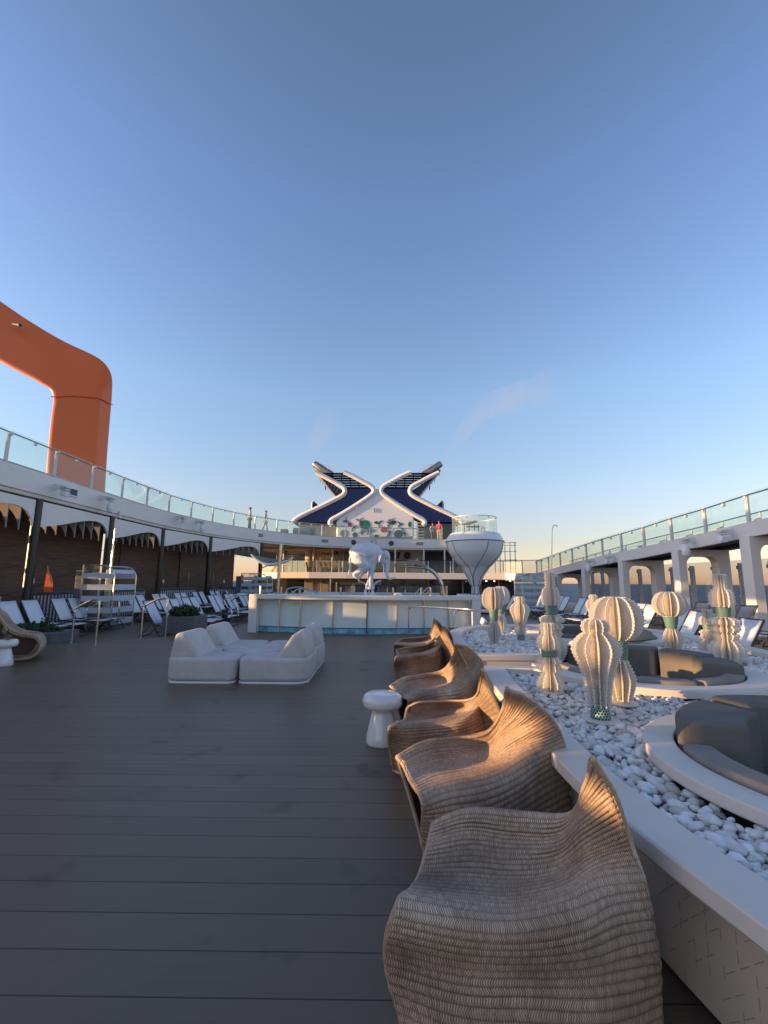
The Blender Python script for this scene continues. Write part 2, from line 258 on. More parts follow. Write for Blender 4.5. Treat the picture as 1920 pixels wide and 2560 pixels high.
# ---------------------------------------------------------------- mesh builder
class MB:
    def __init__(s): s.v = []; s.f = []; s.uv = None
    def add(s, vs, fs):
        o = len(s.v); s.v += [tuple(x) for x in vs]; s.f += [tuple(i+o for i in f) for f in fs]; return s
    def box(s, x0, x1, y0, y1, z0, z1):
        vs = [(x, y, z) for x in (x0, x1) for y in (y0, y1) for z in (z0, z1)]
        return s.add(vs, [(0, 1, 3, 2), (4, 6, 7, 5), (0, 4, 5, 1), (2, 3, 7, 6), (0, 2, 6, 4), (1, 5, 7, 3)])
    def obox(s, c, size, rot=(0, 0, 0)):
        from mathutils import Euler
        R = Euler(rot).to_matrix(); c = Vector(c)
        vs = [c+R @ Vector((x*size[0]/2, y*size[1]/2, z*size[2]/2)) for x in (-1, 1) for y in (-1, 1) for z in (-1, 1)]
        return s.add(vs, [(0, 1, 3, 2), (4, 6, 7, 5), (0, 4, 5, 1), (2, 3, 7, 6), (0, 2, 6, 4), (1, 5, 7, 3)])
    def bar(s, a, b, w, h, up=(0, 0, 1)):
        a = Vector(a); b = Vector(b); d = (b-a).normalized(); u = Vector(up)
        sx = d.cross(u)
        if sx.length < 1e-4: sx = d.cross(Vector((0, 1, 0)))
        sx.normalize(); uz = sx.cross(d).normalized()
        vs = [p+sx*(i*w/2)+uz*(j*h/2) for p in (a, b) for i in (-1, 1) for j in (-1, 1)]
        return s.add(vs, [(0, 1, 3, 2), (4, 6, 7, 5), (0, 4, 5, 1), (2, 3, 7, 6), (0, 2, 6, 4), (1, 5, 7, 3)])
    def tube(s, pts, r, n=8, closed=False, squash=None):
        pts = [Vector(p) for p in pts]; N = len(pts); rs = r if isinstance(r, (list, tuple)) else [r]*N
        vs = []; prev = None
        for i, p in enumerate(pts):
            if closed: d = pts[(i+1) % N]-pts[i-1]
            else: d = pts[min(i+1, N-1)]-pts[max(i-1, 0)]
            d.normalize()
            if prev is None:
                a = d.cross(Vector((0, 0, 1)))
                if a.length < 0.05: a = d.cross(Vector((1, 0, 0)))
            else: a = prev-d*prev.dot(d)
            a.normalize(); b = d.cross(a).normalized(); prev = a
            for k in range(n):
                t = 2*math.pi*k/n; vs.append(p+a*(rs[i]*math.cos(t))+b*(rs[i]*math.sin(t)))
        fs = []
        for i in range(N if closed else N-1):
            j = (i+1) % N
            for k in range(n): fs.append((i*n+k, i*n+(k+1) % n, j*n+(k+1) % n, j*n+k))
        if not closed: fs += [tuple(range(n))[::-1], tuple((N-1)*n+k for k in range(n))]
        return s.add(vs, fs)
    def lathe(s, prof, n=32, cx=0, cy=0, cap=True):
        vs = []; fs = []; K = len(prof)
        for r, z in prof:
            for k in range(n):
                t = 2*math.pi*k/n; vs.append((cx+r*math.cos(t), cy+r*math.sin(t), z))
        for i in range(K-1):
            for k in range(n): fs.append((i*n+k, i*n+(k+1) % n, (i+1)*n+(k+1) % n, (i+1)*n+k))
        if cap: fs += [tuple(range(n))[::-1], tuple((K-1)*n+k for k in range(n))]
        return s.add(vs, fs)
    def prism(s, poly, ext):
        ext = Vector(ext); n = len(poly); vs = [Vector(p) for p in poly]+[Vector(p)+ext for p in poly]
        return s.add(vs, [tuple(range(n))[::-1], tuple(range(n, 2*n))]+[(i, (i+1) % n, (i+1) % n+n, i+n) for i in range(n)])
    def grid(s, rows, closed=False):
        m = len(rows); n = len(rows[0]); vs = [p for r in rows for p in r]; fs = []
        for i in range(m-1):
            for k in range(n if closed else n-1): fs.append((i*n+k, i*n+(k+1) % n, (i+1)*n+(k+1) % n, (i+1)*n+k))
        return s.add(vs, fs)
    def ring_prism(s, outer, inner, z0, z1):
        # closed or open strip between two 2-D polylines, given height
        n = len(outer); vs = []
        for (a, b) in zip(outer, inner):
            vs += [(a[0], a[1], z0), (a[0], a[1], z1), (b[0], b[1], z1), (b[0], b[1], z0)]
        fs = []
        for i in range(n-1):
            for k in range(4): fs.append((i*4+k, i*4+(k+1) % 4, (i+1)*4+(k+1) % 4, (i+1)*4+k))
        fs += [(0, 1, 2, 3), tuple((n-1)*4+k for k in (3, 2, 1, 0))]
        return s.add(vs, fs)
    def build(s, name, material, parent=None, smooth=35, bevel=0, seg=2, world=True, sub=0):
        off = Vector((0, 0, 0)); p = parent
        while p is not None and world: off += p.location; p = p.parent
        me = bpy.data.meshes.new(name); me.from_pydata([tuple(Vector(v)-off) for v in s.v], [], s.f)
        if s.uv: 
            l = me.uv_layers.new(name='UVMap'); co = np.array([s.uv[me.loops[i].vertex_index] for i in range(len(me.loops))], dtype=np.float32).ravel(); l.data.foreach_set('uv', co)
        bm = bmesh.new(); bm.from_mesh(me); bmesh.ops.recalc_face_normals(bm, faces=bm.faces); bm.to_mesh(me); bm.free()
        me.materials.append(material)
        if smooth:
            me.polygons.foreach_set('use_smooth', [True]*len(me.polygons)); me.set_sharp_from_angle(angle=R_(smooth))
        o = bpy.data.objects.new(name, me); C.objects.link(o); o.parent = parent
        if bevel:
            b = o.modifiers.new('bevel', 'BEVEL'); b.width = bevel; b.segments = seg; b.limit_method = 'ANGLE'; b.angle_limit = R_(40)
        if sub:
            b = o.modifiers.new('subdivision', 'SUBSURF'); b.levels = sub; b.render_levels = sub
        return o
def tag(o, label, cat, group=None):
    o['label'] = label; o['category'] = cat
    if group: o['group'] = group
    return o
def struct(o): o['kind'] = 'structure'; return o
def thing(name, label, cat, loc=(0, 0, 0), rz=0, group=None):
    o = bpy.data.objects.new(name, None); C.objects.link(o); o.location = loc; o.rotation_euler = (0, 0, rz); o.empty_display_size = 0.2
    return tag(o, label, cat, group)
def dup(root, loc, rz, label, group=None, scale=None):
    r = root.copy(); C.objects.link(r); r.location = loc; r.rotation_euler = (0, 0, rz); r['label'] = label
    if group: r['group'] = group
    if scale: r.scale = scale
    def rec(src, dst):
        for ch in [c for c in ALLCH.get(src.name, src.children)]:
            c = ch.copy(); C.objects.link(c); c.parent = dst; rec(ch, c)
    rec(root, r); return r
ALLCH = {}
def catmull(pts, n):
    pts = [Vector(p) for p in pts]; P = [pts[0]*2-pts[1]]+pts+[pts[-1]*2-pts[-2]]; out = []
    for i in range(1, len(P)-2):
        for k in range(n):
            t = k/n; a, b, c, d = P[i-1], P[i], P[i+1], P[i+2]
            out.append(0.5*((2*b)+(c-a)*t+(2*a-5*b+4*c-d)*t*t+(3*b-a-3*c+d)*t**3))
    out.append(pts[-1]); return out
def arc(cx, cy, r, a0, a1, n): return [(cx+r*math.cos(R_(a0+(a1-a0)*i/n)), cy+r*math.sin(R_(a0+(a1-a0)*i/n))) for i in range(n+1)]
LOW = -0.15
# ================================================================= SETTING
b = MB(); b.add([(-20000, -20000, -36), (20000, -20000, -36), (20000, 30000, -36), (-20000, 30000, -36)], [(0, 1, 2, 3)])
struct(b.build('sea', M['sea'], smooth=0))
b = MB(); b.box(-16, 16.2, -8, 70, -0.5, LOW); struct(b.build('lower_deck', M['deck'], smooth=0))
# upper (main) deck: a wide slab with a curved edge towards the loungers
edge = [(-12.5, -8), (-12.5, 8.2), (-9.6, 9.6), (-7.9, 10.68), (-7.1, 11.1), (-6.22, 12.04), (-5.38, 13.0), (-4.9, 14.6), (-4.75, 17), (-4.7, 22), (4.9, 22), (5.9, 17), (6.2, 10), (6.2, -8)]
b = MB(); b.prism([(x, y, LOW+0.002) for x, y in edge], (0, 0, -LOW-0.002)); struct(b.build('pool_deck', M['deck'], smooth=0, bevel=0.01))
# ================================================================= UPPER DECK (left side and across the back)
UD = catmull([(-11.3, -9, 0), (-11.3, 6, 0), (-11.3, 20, 0), (-10.95, 24.5, 0), (-9.85, 28.5, 0), (-8.3, 31.5, 0), (-6.3, 33.8, 0), (-3.6, 35.7, 0), (0, 36.7, 0), (4, 36.95, 0), (6.6, 36.95, 0)], 16)
def walk(path, y0, step):
    out = []; acc = None
    for i in range(len(path)-1):
        a, c = path[i], path[i+1]; L = (c-a).length
        if acc is None:
            if c.y < y0: continue
            acc = 0.0; out.append(a+(c-a)*((y0-a.y)/(c.y-a.y))); rem = step-(c-out[-1]).length; continue
        while rem < L:
            p = a+(c-a)*(rem/L); out.append(p); rem += step
        rem -= L
    return out
def offs(path, d):
    out = []
    for i, p in enumerate(path):
        t = (path[min(i+1, len(path)-1)]-path[max(i-1, 0)]).normalized(); out.append(Vector((p.x-t.y*d, p.y+t.x*d, p.z)))
    return out
ud = thing('upper_deck', 'white upper deck balcony with a curved fascia along the left side and across the back', 'balcony deck', (-11.3, 20, 4.1))
b = MB(); b.ring_prism([(p.x, p.y) for p in UD], [(p.x, p.y) for p in offs(UD, 0.12)], 4.24, 4.98); b.build('fascia', M['white'], ud, bevel=0.02)
b = MB(); q0 = offs(UD, 0.05); q1 = offs(UD, 0.22); b.ring_prism([(p.x, p.y) for p in q0], [(p.x, p.y) for p in q1], 4.12, 4.237); b.build('trim', M['cream'], ud)
q2 = offs(UD, 0.13)
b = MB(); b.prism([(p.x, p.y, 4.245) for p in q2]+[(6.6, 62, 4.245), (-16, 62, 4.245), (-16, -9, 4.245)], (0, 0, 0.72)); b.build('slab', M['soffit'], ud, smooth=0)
b = MB(); q3 = offs(UD, 0.0); b.ring_prism([(p.x, p.y) for p in offs(UD, -0.01)], [(p.x, p.y) for p in offs(UD, 0.14)], 4.982, 5.01); b.build('edge_cap', M['post'], ud)
rl = thing('glass_railing', 'glass balustrade with steel posts along the edge of the curved upper deck', 'railing', (-11.3, 20, 5))
P = [p for p in walk(UD, 9.0, 2.0)]
pin = {}
for i, p in enumerate(P):
    j = min(i+1, len(P)-1); k = max(i-1, 0); t = (P[j]-P[k]).normalized(); a = math.atan2(t.y, t.x)
    b = MB(); b.obox((p.x, p.y, 5.43), (0.10, 0.05, 0.93), (0, 0, a)); b.obox((p.x-t.y*-0.05, p.y+t.x*-0.05, 5.83), (0.12, 0.05, 0.10), (0, 0, a)); b.build('post', M['post'], rl, smooth=0)
    if i < len(P)-1:
        n = P[i+1]; g0 = p+(n-p)*0.035; g1 = p+(n-p)*0.965
        b = MB()
        for (s0, s1) in ((0.04, 0.495), (0.505, 0.96)):
            a0 = p+(n-p)*s0; a1 = p+(n-p)*s1; w = Vector((-t.y, t.x, 0))*0.006
            b.prism([a0+w+Vector((0, 0, 5.03)), a1+w+Vector((0, 0, 5.03)), a1+w+Vector((0, 0, 5.95)), a0+w+Vector((0, 0, 5.95))], -2*w)
        b.build('glass_panel', M['glass'], rl, smooth=0)
        m_ = (p+n)/2; b = MB(); b.obox((m_.x+t.y*0.03, m_.y-t.x*0.03, 5.80), (0.10, 0.05, 0.09), (0, 0, a)); b.build('clamp', M['post'], rl, smooth=0)
b = MB(); b.tube([Vector((p.x, p.y, 5.86)) for p in offs(P, -0.05)], 0.022, 8); b.build('handrail', M['alu'], rl)
# ---- round black columns and cabanas under the left deck
PY = [10.55, 14.62, 18.62, 22.8, 27.0, 31.3]
def onUD(y):
    for i in range(len(UD)-1):
        if UD[i].y <= y <= UD[i+1].y: return UD[i]+(UD[i+1]-UD[i])*((y-UD[i].y)/(UD[i+1].y-UD[i].y))
pol = [onUD(y) for y in PY]; pol = [Vector((p.x-0.12, p.y, 0)) for p in pol]
orde = ['nearest', 'second', 'third', 'fourth', 'fifth', 'sixth']
for i, p in enumerate(pol[1:]):
    b = MB(); b.lathe([(0.135, LOW), (0.135, 4.12)], 24, p.x, p.y)
    o = b.build('black_column', M['black'], None); tag(o, ['thick black round column nearest the camera, left of the frosted shower', 'black round column standing just behind the frosted shower on the left', 'black column between the second and third wood wall right of the shower', 'fourth black column from the left, above the back row of loungers', 'farthest black column, at the end of the cabanas beside the open stairs'][i], 'column', 'black columns carrying the upper deck')
    cb = MB(); q = Vector((0.05, 0.12, 0)) 
prof = [(0, 3.2), (.12, 3.28), (.25, 3.38), (.4, 3.52), (.55, 3.66), (.67, 3.74), (.78, 3.77), (.86, 3.73), (.92, 3.63), (.96, 3.49), (.985, 3.34), (1.0, 3.18)]
cabn = ['brown wood walled cabana cut by the left picture edge under a white arched valance', 'cabana with white sweeping valance behind the frosted glass shower', 'third cabana from the left, brown wall above the back row of loungers', 'fourth cabana from the left with a white switch plate on its brown wall', 'farthest and smallest cabana, two slim lit bars at its doorway']
for i in range(5):
    a, c = pol[i], pol[i+1]; L = (c-a).length; t = (c-a)/L; nrm = Vector((-t.y, t.x, 0))     # towards the sea
    cab = thing('cabana', cabn[i], 'cabana', (a.x, a.y, LOW), 0, 'cabanas under the left deck')
    A = a+t*0.14; B = c-t*0.14; LL = (B-A).length
    poly = [A+t*(s*LL)+Vector((0, 0, z)) for s, z in prof]+[B+Vector((0, 0, 4.06)), A+Vector((0, 0, 4.06))]
    b = MB(); b.prism([p-nrm*0.03 for p in poly], nrm*0.07); b.build('valance', M['white'], cab, bevel=0.006)
    for k in range(7):
        s = 0.10+0.128*k; z = np.interp(s, [q[0] for q in prof], [q[1] for q in prof]); o_ = A+t*(s*LL+0.03)
        pr = [(0.05, z+0.2)]+[(0.07+0.62*(1-f)**2, z+0.2-(z+0.2-3.03)*f) for f in (0, .12, .25, .4, .55, .7, .85, 1.0)]+[(0.05, 3.03)]
        b = MB(); b.prism([o_+nrm*d+Vector((0, 0, zz)) for d, zz in pr], t*0.03); b.build('rib', M['rib'], cab, smooth=0)
    w0 = A+nrm*2.35-t*0.14; w1 = B+nrm*2.35+t*{4: .14, 2: .6, 3: .85}.get(i, .34)
    up = Vector((0, 0, 1)); W_ = w1-w0
    sl_ = {1: 17.62, 2: 21.95}.get(i); cuts = [0, 1] if sl_ is None else [0, (sl_-0.13-w0.y)/(w1.y-w0.y), (sl_+0.13-w0.y)/(w1.y-w0.y), 1]  # narrow slits added behind the columns to let strips of sun through
    if i > 0:
        for (s0, s1) in zip(cuts[::2], cuts[1::2]):
            s0 = max(s0, (15.78-w0.y)/(w1.y-w0.y), 0); s1 = min(s1, 1)
            if s1 <= s0: continue
            b = MB(); b.prism([w0+W_*s0+up*LOW, w0+W_*s1+up*LOW, w0+W_*s1+up*3.75, w0+W_*s0+up*3.75], nrm*0.08); b.build('back_wall', M['brownwall'], cab, smooth=0)
        s0 = max(0, (15.78-w0.y)/(w1.y-w0.y)); b = MB(); b.prism([w0+W_*s0+up*3.752, w1+up*3.752, w1+up*4.2, w0+W_*s0+up*4.2], nrm*0.08); b.build('back_wall', M['brownwall'], cab, smooth=0)
    b = MB()
    for zz in (0.95, 1.95, 2.75): b.bar(w0+up*(zz-0.45)-nrm*0.008, w1+up*(zz+0.42)-nrm*0.008, 0.02, 0.018)
    b.build('wall_seam', M['black'], cab, smooth=0)
    b = MB(); ps = w0+t*(LL*0.86)+up*1.42-nrm*0.02; b.obox(ps, (0.02, 0.13, 0.2), (0, 0, math.atan2(t.y, t.x)-math.pi/2)); b.build('switch_plate', M['white2'], cab, smooth=0)
    if i == 4:
        for s in (0.15, 0.62): b = MB(); b.bar(w0+t*(LL*s)+up*0.9-nrm*0.03, w0+t*(LL*s)+up*2.0-nrm*0.03, 0.05, 0.04); b.build('door_bar', M['gold'], cab)
    # daybed of the cabana
    s = thing('cabana_sofa', ['low striped sofa in the cabana at the left picture edge', 'striped sofa behind the loungers beside the nearest black column', 'striped sofa just right of the frosted shower', 'dark striped sofa between the third and fourth black column', 'sofa in the farthest cabana'][i], 'sofa', (a.x+nrm.x*0.6, a.y, LOW), 0, 'striped sofas in the cabanas')
    u0 = A+t*0.3+nrm*0.25; u1 = B-t*0.5+nrm*0.25
    b = MB(); b.prism([u0+up*(LOW+.05), u1+up*(LOW+.05), u1+up*(LOW+1.12), u0+up*(LOW+1.12)], nrm*0.2); b.build('backrest', M['striped'], s, bevel=0.03)
    b = MB(); b.prism([u0+nrm*0.22+up*(LOW+.05), u1+nrm*.22+up*(LOW+.05), u1+nrm*.22+up*(LOW+.5), u0+nrm*.22+up*(LOW+.5)], nrm*0.8); b.build('seat', M['cushion'], s, bevel=0.05)
    b = MB()
    for k in range(4): b.obox(u0+(u1-u0)*(0.14+0.24*k)+nrm*0.1+up*(LOW+1.17), (0.26, 0.75, 0.16), (0, 0, math.atan2(t.y, t.x)-math.pi/2))
    b.build('top_cushion', M['darkgrey'], s, bevel=0.06, seg=3)
ob = thing('orange_board', 'narrow orange triangle glimpsed between the brown walls just right of the nearest black column', 'panel', (-11.6, 15.2, 0))
pt = [ony(118, 1422, 15.6), ony(134, 1480, 15.6), ony(108, 1480, 15.6)]
b = MB(); b.prism(pt, (0, 0.05, 0)); b.build('panel', M['orange'], ob, smooth=0)
b = MB(); b.tube([pt[0]+Vector((0.03, -0.02, 0.1)), (pt[0]+pt[1])/2+Vector((0.10, -0.02, 0)), pt[1]+Vector((0.02, -0.02, 0))], 0.02, 6); b.build('rope', M['black'], ob)
# unseen wall added left of the camera, slots cut to shape sun patches
sw = thing('sun_slot_wall', 'unseen brown wall with slots and posts, added to shape the low sun, left of the picture beside the camera', 'wall', (-14.2, 2, LOW))
for n_, (z0, z1) in {'base': (LOW, 1.42), 'middle_rail': (1.86, 2.02), 'upper_rail': (2.82, 3.08), 'top_rail': (4.05, 4.24)}.items():
    b = MB(); b.box(-14.2, -14.1, -9, 15.74, z0, z1); b.build(n_, M['brownwall'], sw, smooth=0)
for y in (-6, -3.2, -1.6, 0.12, 2.2, 3.4, 4.75, 6.2, 8.0, 9.3, 11.6, 12.7):
    b = MB(); b.box(-14.24, -14.06, y, y+0.42, 1.422, 4.048); b.build('post', M['black'], sw, smooth=0)
b = MB(); b.box(-14.2, -14.1, -9, 0.548, 1.421, 1.76); b.build('panel', M['brownwall'], sw, smooth=0)  # fills the low slot to keep sun off the nearest chair
b = MB(); b.box(-14.2, -14.1, -9, 13.95, 3.082, 3.55); b.build('panel', M['brownwall'], sw, smooth=0)
b = MB(); b.box(-14.2, -14.1, 13.95, 15.74, 3.62, 4.048); b.build('panel', M['brownwall'], sw, smooth=0)
bk = thing('shade_bulwark', 'unseen white bulwark along the sea side of the left upper deck', 'shade_bulwark', (-16, 15, 5))
b = MB(); b.box(-16.1, -16.0, -9, 33, 4.2, 5.85); b.build('panel', M['white'], bk, smooth=0)  # unseen parapet added to keep low sun off the right fascia
b = MB(); b.box(-16.14, -15.96, -9, 33, 5.852, 5.9); b.build('cap_rail', M['post'], bk, smooth=0)
# ---- things fixed on the fascia
def fas(u, v, dz=0):
    # point on the left fascia for a photo position
    best = None
    for i in range(len(UD)-1):
        m_ = (UD[i]+UD[i+1])/2; d = ray(u, v)
        if m_.y < 9: continue
        e = abs(d[0]/d[1]-m_.x/m_.y)
        if best is None or e < best[0]: best = (e, m_, (UD[i+1]-UD[i]).normalized(), EYE+d[2]/d[1]*m_.y)
    return best[1], best[2], best[3]
def camera_head(u, v, kind, label):
    p, t, z = fas(u, v); n = Vector((t.y, -t.x, 0)); z = max(4.35, min(z, 4.8))
    r = thing('floodlight', label, 'floodlight', (p.x, p.y, z), 0, 'floodlights on the left fascia')
    b = MB(); b.prism([p+Vector((0, 0, z+.12)), p+Vector((0, 0, z-.12)), p+n*0.38+Vector((0, 0, z-.04)), p+n*0.38+Vector((0, 0, z+.04))], t*0.04); b.build('bracket', M['white2'], r, smooth=0)
    c = p+n*0.42; b = MB(); b.obox(c+Vector((0, 0, z-.02)), (0.30, 0.22, 0.07), (0, 0, math.atan2(t.y, t.x))); b.obox(c+Vector((0, 0, z-.11)), (0.24, 0.18, 0.06), (0, 0, math.atan2(t.y, t.x))); b.build('arm', M['post'], r, bevel=0.01)
    b = MB()
    if kind: b.lathe([(0.05, z-.20), (0.10, z-.24), (0.12, z-.36), (0.115, z-.50), (0.08, z-.57), (0.02, z-.6)], 16, c.x, c.y)
    else: b.obox(c+Vector((0, 0, z-.24)), (0.24, 0.20, 0.18), (0.2, 0, math.atan2(t.y, t.x)))
    b.build('lamp_head', M['white2'], r, bevel=0.015)
cL = crop(0, 1200, 2.592)
camera_head(*cL(405, 45), 0, 'white angular floodlight on the left fascia, nearest the camera beside the framed window')
camera_head(*cL(630, 115), 1, 'white round-bodied floodlight hanging right of the framed window on the left fascia')
camera_head(*cL(1140, 240), 0, 'angular floodlight on the left fascia above the third black column')
camera_head(*cL(1270, 270), 1, 'round-bodied floodlight hanging from the left fascia above the fourth cabana')
p, t, z = fas(*cL(492, 85)); n = Vector((t.y, -t.x, 0)); up = Vector((0, 0, 1))
r = thing('fascia_window', 'small white framed rectangular grille on the left fascia between two floodlights', 'vent', (p.x, p.y, z))
b = MB(); b.obox(p+n*0.02+up*4.62, (0.62, 0.05, 0.34), (0, 0, math.atan2(t.y, t.x))); b.build('frame', M['white2'], r, bevel=0.02)
b = MB(); b.obox(p+n*0.03+up*4.62, (0.5, 0.05, 0.22), (0, 0, math.atan2(t.y, t.x))); b.build('grille', M['darkgrey'], r, smooth=0)
c1 = crop(600, 1100, 2.304)
for k, (u, v, w_) in enumerate([(125, 551, .38), (490, 586, .55), (1040, 592, .55)]):
    p, t, z = fas(*c1(u, v)); n = Vector((t.y, -t.x, 0)); r = thing('air_vent', ['small louvred grey vent on the curved left end of the white fascia', 'louvred grey vent on the white fascia left of the elephant', 'louvred grey vent on the white fascia beside the white pod'][k], 'vent', (p.x, p.y, 4.6), 0, 'vents on the fascia')
    b = MB(); b.obox(p+n*0.01+up*4.62, (w_*1.05, 0.04, 0.26), (0, 0, math.atan2(t.y, t.x))); b.build('frame', M['post'], r, smooth=0)
    b = MB()
    for q in range(5): b.obox(p+n*0.03+up*(4.53+q*0.045), (w_, 0.03, 0.02), (0.4, 0, math.atan2(t.y, t.x)))
    b.build('slats', M['darkgrey'], r, smooth=0)
for k, (u, v) in enumerate([(652, 589), (878, 591)]):
    p, t, z = fas(*c1(u, v)); r = thing('round_speaker', ['round black rimmed speaker on the fascia above the elephant rump', 'round black rimmed speaker on the fascia right of the clock'][k], 'speaker', (p.x, p.y, 4.62), 0, 'round speakers on the fascia')
    b = MB(); b.lathe([(0.05, 0), (0.20, 0), (0.20, 0.06), (0.15, 0.06)], 24, cap=False); o = b.build('rim', M['black'], r, world=False); o.rotation_euler = (math.pi/2, 0, 0)
    b = MB(); b.lathe([(0.15, 0.0), (0.15, 0.04), (0.05, 0.055)], 24); o = b.build('cone', M['darkgrey'], r, world=False); o.rotation_euler = (math.pi/2, 0, 0)
p, t, z = fas(*c1(765, 584)); r = thing('clock', 'round white clock on the fascia above the elephant', 'clock', (p.x, p.y, 4.67))
b = MB(); b.lathe([(0.0, 0), (0.23, 0), (0.23, 0.05), (0.19, 0.05)], 28, cap=False); o = b.build('rim', M['darkgrey'], r, world=False); o.rotation_euler = (math.pi/2, 0, 0)
b = MB(); b.lathe([(0.0, 0.0), (0.195, 0.0), (0.195, 0.045), (0, 0.045)], 28, cap=False); o = b.build('face', M['ceramic'], r, world=False); o.rotation_euler = (math.pi/2, 0, 0)
b = MB(); b.box(-0.13, 0.01, -0.065, -0.05, -0.01, 0.02); b.box(-0.10, 0.01, -0.065, -0.05, 0.03, 0.05); b.build('hands', M['black'], r, smooth=0, world=False)
# ================================================================= ORANGE PLATFORM ARM
oa = thing('orange_gantry', 'huge orange rounded arch rising beyond the left glass railing', 'gantry', (-16, 22, 0))
co = crop(0, 700, 2.592)
def O(x, y, Y=22): return ony(*co(x, y), Y)
outer = [(-420, -190), (-200, 0), (0, 130), (130, 225), (300, 330), (430, 405), (560, 460), (620, 490), (670, 522), (708, 568), (728, 620), (732, 655), (728, 760), (715, 900), (700, 1080), (690, 1230), (672, 1560)]
inner = [(-420, 300), (-200, 418), (0, 530), (60, 566), (150, 610), (210, 640), (270, 676), (305, 695), (325, 718), (334, 745), (334, 800), (325, 850), (318, 900), (308, 1000), (298, 1100), (288, 1230), (270, 1560)]
edgef = [(-420, -20), (-200, 128), (0, 285), (100, 352), (250, 440), (330, 500), (450, 585), (540, 640), (600, 675), (640, 700), (655, 735), (652, 770), (640, 850), (635, 950), (625, 1080), (618, 1230), (600, 1560)]
# cross-section: front outer face and an inner (under) face; the arm is ~1.6 m deep along the ship
rows = []
for (a, e, i_) in zip(outer, edgef, inner):
    A = O(*a, 21.15); E = O(*e, 20.6+0.0); I = O(*i_, 20.0)
    Eb = E+(A-E)*0.06; d = (E-A)
    d = E-A
    bk2 = lambda p, dy: Vector((p.x*(1+dy/p.y)-.06, p.y+dy, EYE+(p.z-EYE)*(1+dy/p.y)-.06))
    rows.append([bk2(A, 1.8), bk2(A, .25), A, A+d*0.08, A+d*0.92, E, E+(I-E)*0.08+Vector((0, 0, 0)), E+(I-E)*0.5, E+(I-E)*0.93, I, I+Vector((0, 0.5, 0))])
b = MB(); b.grid([list(x) for x in rows], closed=True); b.build('arm', M['orange'], oa, smooth=50, sub=1)
b = MB(); k = 12; ln = [ony(*co(*q), 20.9)+Vector((0, -.0, 0)) for q in [(730, 808), (690, 790), (655, 770), (600, 760), (470, 752), (332, 757)]]; ln = [Vector((p.x*y_/20.9, y_, EYE+(p.z-EYE)*y_/20.9)) for y_, p in zip([21.12, 20.86, 20.58, 20.46, 20.24, 19.97], ln)]; ln = [p*1.0 for p in ln]
b.tube(ln, 0.022, 6); b.build('joint_seam', M['orange'], oa)
b = MB(); c_ = O(115, 290, 20.45); b.tube([c_+Vector((-0.35, 0.1, 0.1)), c_, c_+Vector((0.18, -0.06, -0.06))], [0.04, 0.07, 0.09], 10); b.lathe([(0.02, -0.05), (0.09, 0), (0.09, 0.1), (0.03, 0.15)], 12, c_.x+0.3, c_.y); b.build('camera_bracket', M['darkgrey'], oa)
# ================================================================= RIGHT JOGGING TRACK
def tz(y): return float(np.interp(y, [0, 14.66, 16.6, 18.6, 20.7, 22.85, 25.1, 29, 33, 36, 60], [4.2, 3.54, 3.41, 3.32, 3.18, 3.10, 2.99, 2.75, 2.45, 2.26, 2.2]))
TX = 12.0
tk = thing('track_deck', 'white raised running track deck sloping down towards the back along the right side', 'raised deck', (TX, 20, 0))
ys = [4+k for k in range(33)]
def strip(xa, xb, za, zb):
    vs = []; fs = []
    for y in ys:
        vs += [(xa, y, tz(y)+za), (xa, y, tz(y)+zb), (xb, y, tz(y)+zb), (xb, y, tz(y)+za)]
    for i in range(len(ys)-1):
        for k in range(4): fs.append((i*4+k, i*4+(k+1) % 4, (i+1)*4+(k+1) % 4, (i+1)*4+k))
    n = len(ys)-1; fs += [(0, 1, 2, 3), (n*4+3, n*4+2, n*4+1, n*4)]
    return vs, fs
b = MB(); b.add(*strip(TX, TX+0.12, -0.50, 0)); b.build('fascia', M['white'], tk, bevel=0.01)
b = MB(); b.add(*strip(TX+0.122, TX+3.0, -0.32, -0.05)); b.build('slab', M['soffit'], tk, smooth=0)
b = MB(); b.add(*strip(TX+0.3, TX+0.55, -0.47, -0.322)); b.add(*strip(TX+1.6, TX+1.8, -0.47, -0.322)); b.build('beam', M['darkgrey'], tk, smooth=0)
tr = thing('glass_railing', 'glass balustrade with steel posts on the sloping running track at the right', 'railing', (TX, 20, 3))
py = [6.6+2.0*k for k in range(13)]+[32.8, 35.4]
for k, y in enumerate(py):
    z = tz(y); b = MB(); b.box(TX-0.02, TX+0.05, y-0.06, y+0.06, z-0.02, z+0.92); b.box(TX-0.06, TX-0.02, y-0.05, y+0.05, z+0.76, z+0.86); b.build('post', M['post'], tr, smooth=0)
    if k < len(py)-1:
        y2 = py[k+1]; ym = (y+y2)/2; b = MB()
        for (a, c) in ((y+0.08, ym-0.01), (ym+0.01, y2-0.08)):
            b.prism([(TX, a, tz(a)+0.05), (TX, c, tz(c)+0.05), (TX, c, tz(c)+0.96), (TX, a, tz(a)+0.96)], (0.012, 0, 0))
        b.build('glass_panel', M['glass'], tr, smooth=0)
        b = MB(); b.box(TX-0.05, TX+0.04, ym-0.05, ym+0.05, tz(ym)+0.74, tz(ym)+0.84); b.build('clamp', M['post'], tr, smooth=0)
b = MB(); b.tube([(TX-0.05, y, tz(y)+0.86) for y in py], 0.025, 8); b.build('handrail', M['alu'], tr)
t2 = thing('track_railing', 'second metal railing with brackets along the outer edge of the running track', 'railing', (TX+2.9, 20, 3))
